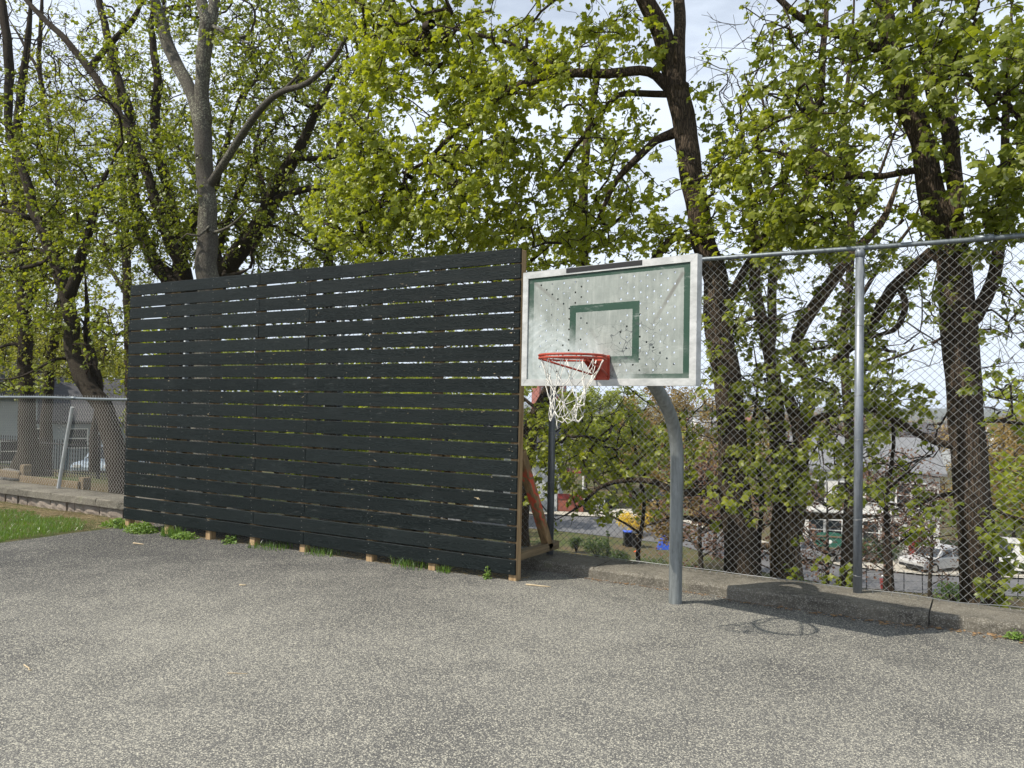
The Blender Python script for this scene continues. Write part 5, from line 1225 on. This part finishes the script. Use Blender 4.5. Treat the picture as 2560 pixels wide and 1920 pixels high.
def rock(p, s, label, seed):
    bm = bmesh.new(); bmesh.ops.create_icosphere(bm, subdivisions=3, radius=1)
    for v in bm.verts:
        n = v.co.normalized(); v.co = Vector((n.x * s[0], n.y * s[1], n.z * s[2])) * (1 + .35 * mnoise.noise(n * 1.3 + Vector((seed, 0, 0))) + .12 * mnoise.noise(n * 4 + Vector((0, seed, 0))))
    me = bpy.data.meshes.new('rock'); bm.to_mesh(me); bm.free(); return tag(obj('rock', me, MAT['rock'], None, tuple(p)), label, 'rock', 'rocks by the guard rail')
for i, (px, py, s) in enumerate(((25, 1165, (.34, .28, .18)), (95, 1195, (.24, .2, .12)), (150, 1200, (.2, .18, .11)))):
    p = on_y(px, py, 10.6 if i == 0 else 10.0); p[2] = float(terrain_z(p[0], p[1])) + s[2] * .4; rock(p, s, ('large grey rock at the foot of the flared trunk', 'small grey rock behind the timber guard rail', 'small grey rock behind the timber guard rail')[i], i * 7)

# ---- shrubs and middle-distance trees (built once, copied)
def leafcloud(n, centers, radii, size, rng, flat=.8):
    k = rng.integers(0, len(centers), n); c = np.array(centers)[k]; r = np.array(radii)[k][:, None]
    d = rng.normal(0, 1, (n, 3)); d /= np.linalg.norm(d, axis=1, keepdims=True); rr = rng.uniform(.35, 1, n)[:, None] ** .6
    P = c + d * rr * r * np.array([1, 1, flat]); return leaf_arrays(P, size, .2, rng, True)
def proto_tree(nm, label, group, mat_, seed, h=9, n=2600, size=.34, bare=.0, spread=.36, bark='leftbark'):
    rng = np.random.default_rng(seed); t = thing(nm, label, 'tree', (0, 0, 0), 0, group); mb = MB(); P0 = []; cents = []; rads = []
    trunkP = [(0, 0, -.2), (.08, .02, h * .25), (-.05, .06, h * .5), (.05, 0, h * .75), (0, 0, h * .95)]; R = [h * .019, h * .016, h * .012, h * .007, h * .002]
    mb.tube(catmull(trunkP, .6), np.interp(np.linspace(0, 1, len(catmull(trunkP, .6))), np.linspace(0, 1, 5), R), 7)
    for i in range(26):
        z = h * rng.uniform(.22, .9); a = rng.uniform(0, 6.28); ln = h * spread * (1.15 - abs(z / h - .5)) * rng.uniform(.6, 1.1); e = Vector((math.cos(a) * ln, math.sin(a) * ln, z + ln * rng.uniform(.25, .8)))
        s = Vector((0, 0, z)); m = (s + e) / 2 + Vector((0, 0, -.08 * ln)); r0 = h * .006; mb.tube([s, m, e], [r0, r0 * .6, r0 * .2], 4)
        cents.append(tuple(e)); rads.append(h * rng.uniform(.07, .13)); cents.append(tuple(m)); rads.append(h * .075)
        for q in range(3): mb.tube([m.lerp(e, .3 + .2 * q), m.lerp(e, .3 + .2 * q) + Vector(rng.normal(0, h * .06, 3)) + Vector((0, 0, h * .05))], [r0 * .3, r0 * .08], 3)
    obj('trunk', mb.mesh('trunk', True), MAT[bark], t)
    V, F = leafcloud(n, cents, rads, size, rng); obj('crown', np_mesh('crown', V, F), MAT[mat_], t, kind='stuff'); return t
KINDS = {
    'g': proto_tree('valley_tree', 'bright green leafing tree down in the valley', 'green trees in the valley', 'leaf', 201, 9, 4200, .30),
    'y': proto_tree('valley_tree', 'yellow green leafing tree beyond the low house', 'yellow green trees past the house', 'leafy', 202, 9, 3600, .30),
    'o': proto_tree('valley_tree', 'ochre budding tree down in the valley', 'ochre budding trees', 'ochre', 203, 9, 3600, .24),
    'r': proto_tree('valley_tree', 'nearly bare tree with rusty red buds on the slope', 'red budding trees', 'bud', 204, 9, 2300, .17),
}
used = set()
SPOTS = [
    (1500, 130, 12.2, 'g', 'tall bright green tree rising behind the basketball net'), (1575, 142, 11.8, 'g', 'round green crown on the skyline below the backboard centre'), (1450, 155, 12.6, 'g', 'farthest green crown beside the brick apartment block'),
    (1410, 118, 9.6, 'g', 'green tree beside the dark fence post and grey house roof'), (1650, 108, 11.4, 'o', 'ochre tree crown just left of the gooseneck pole bend'), (1715, 98, 12.4, 'o', 'tall ochre tree between the pole and the dark maple trunk'),
    (1605, 92, 8.8, 'o', 'shorter ochre tree over the yellow forsythia'), (1545, 88, 7.5, 'g', 'low green tree by the grey house stairs'), (1470, 92, 7.8, 'g', 'low green tree over the red porch'),
    (1780, 118, 12.6, 'o', 'ochre tree seen directly past the dark maple trunk'), (1850, 138, 11.4, 'r', 'far rusty budding tree between the dark maple and the forked maple'), (1900, 108, 9.6, 'o', 'ochre tree beside the forked maple stems'),
    (1990, 122, 10.2, 'r', 'far rusty budding tree past the forked maple'), (2085, 96, 8.6, 'r', 'rusty budding tree behind the white house roof at the fence post'), (2160, 150, 9.6, 'r', 'farthest rusty budding tree over the white house ridge'),
    (2240, 130, 8.8, 'r', 'far rusty budding tree at the far end of the white house roof'), (1670, 82, 7.2, 'g', 'low green tree behind the gooseneck pole'),
    (2470, 62, 8.3, 'o', 'dense ochre tree touching the leaning maple trunk'), (2535, 56, 8.0, 'o', 'dense ochre tree above the white van'), (2610, 62, 8.8, 'o', 'ochre tree past the white van roof'), (2505, 92, 8.8, 'o', 'ochre tree rising behind the two dense ochre trees'),
    (2400, 128, 8.2, 'r', 'far rusty budding tree hidden by the leaning maple'), (2575, 80, 8.6, 'o', 'ochre tree between the van and the plain'), (2660, 50, 7.6, 'o', 'nearest ochre tree past the end of the street'), (2350, 95, 8.0, 'r', 'rusty budding tree beside the white house end wall'),
    (1755, 36, 7.6, 'r', 'thin twiggy tree with rusty buds close beside the dark maple'), (2070, 34, 6.9, 'r', 'thin twiggy tree with rusty buds before the notice board'), (2215, 40, 7.4, 'r', 'twiggy rusty tree in front of the white house windows'),
    (1905, 42, 7.9, 'r', 'twiggy rusty tree between the dark maple and forked maple trunks'), (2330, 38, 6.4, 'r', 'small twiggy rusty tree in front of the white car'), (1700, 46, 7.4, 'o', 'small ochre tree right behind the gooseneck pole'), (1790, 52, 8.2, 'o', 'ochre tree close behind the dark maple trunk'),
] + [(px, D, h, 'g', 'green tree glimpsed through the gaps of the slatted wall') for px, D, h in ((470, 48, 10), (640, 52, 11), (800, 50, 10.5), (960, 56, 11), (1120, 62, 11.5), (1000, 84, 13), (560, 80, 14), (1230, 74, 12), (880, 95, 14), (720, 100, 15))] + [
    (20, 84, 17, 'y', 'yellow green tree over the steep roofed house wing'), (150, 92, 17, 'y', 'tall yellow green tree behind the pale flue'), (255, 78, 14.5, 'y', 'yellow green tree over the middle of the long dark roof'), (345, 86, 14, 'y', 'yellow green tree beside the red gabled house'),
    (90, 72, 13.5, 'y', 'yellow green tree between the house wing and the flue'), (420, 70, 12, 'y', 'yellow green tree behind the end of the slatted wall'),
    (-120, 40, 13, 'y', 'yellow green tree beyond the low fence past the house wing'), (-330, 36, 12, 'g', 'green tree beyond the low fence past the iron pickets'), (-560, 44, 14, 'y', 'far yellow green tree along the low fence'), (-250, 60, 15, 'g', 'tall green tree behind the house wing'),
    (2790, 24, 9, 'g', 'green tree below the tall fence past the leaning maple'), (2980, 30, 11, 'g', 'larger green tree below the far end of the tall fence')]
for px, D, h, k, lab in SPOTS:
    p = at_d(px, 1000, D); p[2] = float(terrain_z(p[0], p[1])) - .05
    o = KINDS[k] if k not in used else copy_tree(KINDS[k]); used.add(k)
    o['label'] = lab; o.location = tuple(p); o.rotation_euler = (0, 0, random.uniform(0, 6.28)); s = h / 9; o.scale = (s * random.uniform(.85, 1.15), s * random.uniform(.85, 1.15), s)
def shrub(nm, label, px, py, D, w, h, mat_, n, size, seed, cat='shrub', group=None, conifer=False):
    p = at_d(px, py, D); p[2] = float(terrain_z(p[0], p[1])); rng = np.random.default_rng(seed); t = thing(nm, label, cat, tuple(p), 0, group)
    st = MB(); cents = []; rads = []
    for i in range(12):
        a = rng.uniform(0, 6.28); r = w * .45 * math.sqrt(rng.random()); z = h * rng.uniform(.35, .9) if not conifer else h * rng.uniform(.1, .95)
        if conifer: r *= 1 - z / h
        e = Vector((r * math.cos(a), r * math.sin(a), z)); st.tube([(0, 0, -.05), e * .5 + Vector((0, 0, .1)), e], [.03, .02, .006], 4); cents.append(tuple(e)); rads.append(w * .2 * (1 if not conifer else 1.05 - z / h))
    obj('stems', st, MAT['twig'], t); V, F = leafcloud(n, cents, rads, size, rng, 1.0); V[:, 2] = np.maximum(V[:, 2], .02); obj('foliage', np_mesh('foliage', V, F), MAT[mat_], t, kind='stuff'); return t
shrub('forsythia_bush', 'bright yellow forsythia bush behind the blue lidded bin', 1590, 1350, 59, 2.6, 1.9, 'forsythia', 3000, .10, 301)
G = 'shrubs in the garden below the fence'
shrub('garden_shrub', 'round dark green shrub at the edge of the street', 1441, 1370, 52, 1.0, .95, 'shrub', 900, .09, 302, group=G)
shrub('garden_shrub', 'wide tangled green shrub between the round shrub and the bins', 1492, 1385, 50, 1.9, 1.3, 'shrub', 1500, .10, 303, group=G)
shrub('garden_shrub', 'narrow upright evergreen beside the tangled shrub', 1518, 1380, 51, .6, 2.0, 'shrub', 900, .09, 304, group=G, conifer=True)
shrub('garden_shrub', 'low green shrub in front of the bins', 1545, 1392, 48, 1.3, .9, 'shrub', 1000, .09, 305, group=G)
shrub('garden_shrub', 'dark hedge bush along the white house wall', 2200, 1392, 51, 2.6, 1.3, 'shrub', 1500, .12, 306, group=G)
shrub('garden_shrub', 'clipped bush by the grey house stairs', 1527, 1275, 74, 1.3, 1.3, 'shrub', 800, .12, 307, group=G)
shrub('garden_shrub', 'dark hedge bush near the white house door', 2145, 1395, 51, 1.8, 1.2, 'shrub', 1200, .12, 308, group=G)
shrub('garden_shrub', 'leafy green bush low behind the leaning maple', 2380, 1480, 40, 1.6, .9, 'weed', 900, .10, 309, group=G)
shrub('garden_shrub', 'green bush in the garden beside the wire fence', 1640, 1400, 44, 2.2, 1.0, 'shrub', 1400, .10, 310, group=G)
shrub('garden_shrub', 'grassy clump under the fence near the steel pole', 1740, 1430, 36, 2.2, .8, 'weed', 1400, .09, 311, group=G)
# far houses scattered on the plain
fh = None
rngf = np.random.default_rng(9)
for i, (px, D) in enumerate(((1790, 190), (1850, 240), (1940, 210), (2010, 300), (2080, 230), (2150, 330), (2260, 190), (2310, 260), (2380, 340), (2290, 420), (1890, 380), (2450, 300), (2520, 250), (1720, 260), (2340, 150))):
    p = at_d(px, 1010, D); p[2] = float(terrain_z(p[0], p[1]))
    wl, rf = (('sidew', 'roofl'), ('sidew', 'roofr'), ('sidel', 'roofd'), ('brick', 'roofl'))[i % 4]
    w = rngf.uniform(7, 13); house('far_house', ('far white house with pale roof on the plain', 'far white house with brown red roof on the plain', 'far grey house with dark roof on the plain', 'far brick house with pale roof on the plain')[i % 4], p, rngf.uniform(0, 3.1), w, 8, rngf.uniform(4.5, 6.5), rngf.uniform(1.6, 2.8), wl, rf,
          [(-w * .25, 3.6, 1.0, 1.3), (w * .25, 3.6, 1.0, 1.3), (-w * .25, 1.4, 1.0, 1.2), (w * .25, 1.4, 1.0, 1.2)], (), 'x', 'houses far out on the plain')
# far woods: one mass
rng = np.random.default_rng(77); n = 26000
ang = rng.uniform(-.95, .80, n); D = 170 * (14 ** rng.random(n)); D = np.where(rng.random(n) < .5, rng.uniform(170, 420, n), D)
pos = np.stack([D * np.sin(ang - YAW), D * np.cos(ang - YAW)], 1); tz_ = terrain_z(pos[:, 0], pos[:, 1])
clump = np.array([mnoise.noise((x / 45, y / 45, 0)) for x, y in pos]); keep = clump > -.12; pos, tz_, D = pos[keep], tz_[keep], D[keep]
P = np.stack([pos[:, 0], pos[:, 1], tz_ + rng.uniform(0, 1, len(D)) ** .7 * (7 + 3 * clump[keep]) * np.where(D > 1000, 1.3, 1)], 1)
V, F = leaf_arrays(P, 1.0, .1, rng, True); sz = np.repeat(np.clip(D / 150, 1.0, 8), 5)[:, None]; Pc = np.repeat(P, 5, 0); V = Pc + (V - Pc) * sz
t = NT('far_spring_wood'); gpos = t.n('ShaderNodeNewGeometry'); t.col(t.ramp(t.math('ADD', t.math('MULTIPLY', gpos.outputs['Random Per Island'], .4), t.math('MULTIPLY', t.noise(.02, 3, .6, gpos.outputs['Position']), .6)), [(.2, (.075, .10, .03)), (.45, (.12, .12, .045)), (.6, (.16, .11, .06)), (.8, (.13, .085, .06))])); t.set(.95, 0, .1)
obj('far_woods', np_mesh('far_woods', V, F), t.m, kind='stuff')

# ================================================================== NEAR GROUND COVER
def blades(n, area, hmin, hmax, w, rng, zf, mask=None):
    P = np.stack([rng.uniform(area[0], area[1], n), rng.uniform(area[2], area[3], n)], 1)
    if mask is not None: P = P[mask(P[:, 0], P[:, 1])]
    n = len(P); z = zf(P[:, 0], P[:, 1]); B = np.stack([P[:, 0], P[:, 1], z], 1); a = rng.uniform(0, 6.28, n); h = rng.uniform(hmin, hmax, n); ln = rng.normal(0, .35, (n, 2)) * h[:, None]
    sd = np.stack([np.cos(a), np.sin(a), 0 * a], 1) * w / 2; M = B + np.concatenate([ln * .4, (h * .6)[:, None]], 1); T = B + np.concatenate([ln, h[:, None]], 1)
    V = np.stack([B - sd, B + sd, M + sd * .7, M - sd * .7, T], 1).reshape(-1, 3); k = np.arange(n)[:, None] * 5
    F = np.concatenate([k + np.array([0, 1, 2]), k + np.array([0, 2, 3]), k + np.array([3, 2, 4])]); return V, F
rng = np.random.default_rng(5)
lawn_z = lambda x, y: -.10 + .02 * np.sin(x * 1.3) * np.sin(y * 1.7) - .005
def lawn_mask(x, y):
    e = np.array([.25 * mnoise.noise((a * 1.4, b * 1.4, 0)) + .12 * mnoise.noise((a * 5, b * 5, 0)) for a, b in zip(x, y)])
    return (y < 6.80 + e * 1.2) & (x < -10.46 + e * .3 - .5 * sst(6.2, 6.9, y)) 
V, F = blades(52000, (-16.5, -10.3, 3.6, 7.2), .025, .075, .006, rng, lawn_z, lawn_mask)
V2, F2 = blades(9000, (-21, -16.5, 2.5, 7.0), .03, .08, .008, rng, lawn_z, lawn_mask)
obj('lawn', np_mesh('lawn', np.concatenate([V, V2]), np.concatenate([F, F2 + len(V)])), MAT['grass'], kind='stuff')
V, F = blades(9000, (-16.5, -10.3, 5.9, 7.3), .006, .02, .005, rng, lambda x, y: lawn_z(x, y) + .012, lambda x, y: (y > 6.35 + .25 * np.sin(x * 2)) & (x < -10.2))
V[:, :2] += 0
obj('dry_grass', np_mesh('dry_grass', V, F), MAT['straw'], kind='stuff')
# straw lying flat
def litter(n, xr, yfun, zf, ln, rng):
    X = rng.uniform(*xr, n); Yv = yfun(X, rng); z = zf(X, Yv); a = rng.uniform(0, 3.14, n); L_ = rng.uniform(.3, 1, n) * ln; d = np.stack([np.cos(a), np.sin(a), rng.normal(0, .12, n)], 1)
    P = np.stack([X, Yv, z + .006], 1); return seg_arrays(P - d * L_[:, None] / 2, P + d * L_[:, None] / 2, .002, .0015, 3)
V, F = litter(2600, (-19, -10.2), lambda x, r: 7.16 - np.abs(r.normal(0, .28, len(x))), lambda x, y: lawn_z(x, y) + .01, .16, rng)
obj('straw', np_mesh('straw', V, F), MAT['straw'], kind='stuff')
def dead_leaves(n, xr, y0, sp, zf, size, rng, name, m):
    X = rng.uniform(*xr, n); Yv = y0 - np.abs(rng.normal(0, sp, n)); P = np.stack([X, Yv, zf(X, Yv) + .006], 1); V, F = leaf_arrays(P, size, 0, rng, True); V[:, 2] = np.maximum(V[:, 2], np.repeat(P[:, 2], 5) - .004); Pz = np.repeat(P[:, 2], 5); V[:, 2] = Pz + (V[:, 2] - Pz) * .35
    return obj(name, np_mesh(name, V, F), m, kind='stuff')
cz = lambda x, y: court_z(x) - .012
dead_leaves(170, (-.9, 2.2), 7.29, .06, cz, .045, rng, 'leaf_litter', MAT['deadleaf'])
dead_leaves(60, (-1.9, -.4), 7.22, .05, cz, .035, rng, 'leaf_litter', MAT['deadleaf'])
dead_leaves(260, (-10.2, -4.2), 7.28, .35, cz, .035, rng, 'leaf_litter', MAT['deadleaf'])
dead_leaves(90, (-3.4, -2.2), 7.30, .04, cz, .025, rng, 'leaf_litter', MAT['deadleaf'])
V, F = litter(900, (-3.6, 4.5), lambda x, r: np.where((x > -2.01) & (x < -.40), 7.215, 7.285) - np.abs(r.normal(0, .035, len(x))), lambda x, y: court_z(x) - .012, .035, rng)
obj('kerb_debris', np_mesh('kerb_debris', V, F), MAT['soil'], kind='stuff')
V, F = litter(1500, (-10.2, -3.9), lambda x, r: 6.74 + np.abs(r.normal(0, .14, len(x))), lambda x, y: court_z(x) - .004, .07, rng)
obj('wall_debris', np_mesh('wall_debris', V, F), MAT['straw'], kind='stuff')
# weeds at the foot of the slatted wall
def weed(label, x, y, w, h, n, size, m, seed, grassy=False):
    rng = np.random.default_rng(seed); z = float(court_z(x)); t = thing('weed_clump', label, 'weed', (x, y, z), 0, 'weeds at the foot of the slatted wall')
    if grassy:
        V, F = blades(n, (-w / 2, w / 2, -w / 3, w / 3), h * .5, h, .007, rng, lambda a, b: 0 * a); obj('blades', np_mesh('blades', V, F), MAT[m], t, kind='stuff'); return
    P = rng.normal(0, 1, (n, 3)); P /= np.linalg.norm(P, axis=1, keepdims=True); P *= (rng.random(n) ** .4)[:, None]; P = P * np.array([w / 2, w / 3, h]); P[:, 2] = np.abs(P[:, 2]) * (1 - .5 * (P[:, 0] / (w / 2)) ** 2)
    V, F = leaf_arrays(P, size, .1, rng, True); V[:, 2] = np.maximum(V[:, 2], .0); obj('leaves', np_mesh('leaves', V, F), MAT[m], t, kind='stuff')
    idx_ = rng.choice(n, min(n, 40), False); V, F = seg_arrays(P[idx_] * np.array([.3, .3, 0]), P[idx_], .0025, .0015, 3); obj('stems', np_mesh('stems', V, F), MAT['weed'], t)
weed('mound of small pale green leaves against the first two posts', -9.62, 6.64, .55, .14, 1100, .028, 'weed', 401)
weed('grass tuft beside the second post of the slatted wall', -8.98, 6.64, .30, .16, 160, .03, 'grass', 402, True)
weed('sprawling light green weed before the third post', -8.72, 6.63, .42, .085, 420, .030, 'weed', 403)
weed('taller broad leaved weed after the third post', -7.96, 6.70, .25, .11, 60, .05, 'weed', 404)
weed('thin grassy weed under the boards near the wall joint', -7.25, 6.70, .5, .10, 140, .03, 'grass', 405, True)
weed('short grass tuft near the fourth gap under the boards', -6.45, 6.72, .35, .12, 100, .03, 'grass', 406, True)
weed('sparse grass blades under the boards past the middle', -5.2, 6.74, .45, .13, 110, .03, 'grass', 407, True)
weed('tiny tuft beside the seventh post', -4.75, 6.70, .14, .09, 60, .03, 'grass', 408, True)
weed('small upright weed with yellow tips near the end post', -4.22, 6.68, .12, .14, 60, .022, 'weed', 409)
weed('ragged weeds at the lawn corner by the slatted wall', -10.28, 6.75, .6, .12, 420, .04, 'weed', 410)
weed('small green weed growing at the kerb foot among dead leaves', .18, 7.24, .16, .07, 90, .025, 'weed', 411)
def twig(label, px, py, ln, r, a):
    p = on_z(px, py, 0); p[2] = float(court_z(p[0])) + r; P = [Vector((math.cos(a) * u * ln + random.uniform(-.006, .006), math.sin(a) * u * ln + random.uniform(-.006, .006), 0)) for u in (-.5, -.2, .1, .35, .5)]
    tag(obj('twig', MB().tube(P, [r, r, r * .9, r * .8, r * .4], 6).mesh('twig', True), MAT['pale_twig'], None, tuple(p)), label, 'twig', 'twigs lying on the asphalt')
twig('short pale twig lying on the asphalt toward the lawn', 68, 1662, .15, .0045, -.2); twig('thin straw lying flat on open asphalt', 595, 1683, .12, .0026, .5)
twig('flat pale stick on the dark asphalt by the weeds', 347, 1348, .17, .008, .1); twig('wood chip lying in front of the wall joint', 608, 1456, .07, .008, .5); twig('dark stick beside the end post of the slatted wall', 1345, 1466, .25, .008, .2)

# ================================================================== AIR
hz = MB().box((0, 3050, 5), (10600, 7100, 100)).mesh('haze')
ho = obj('haze', hz, None, kind='stuff')
t = NT('pale_air'); t.t.nodes.remove(t.b); pv = t.n('ShaderNodeVolumePrincipled'); pv.inputs['Density'].default_value = 1.7e-4; pv.inputs['Color'].default_value = (.82, .9, 1, 1)
t.L(pv.outputs[0], t.o.inputs['Volume']); hz.materials.append(t.m)
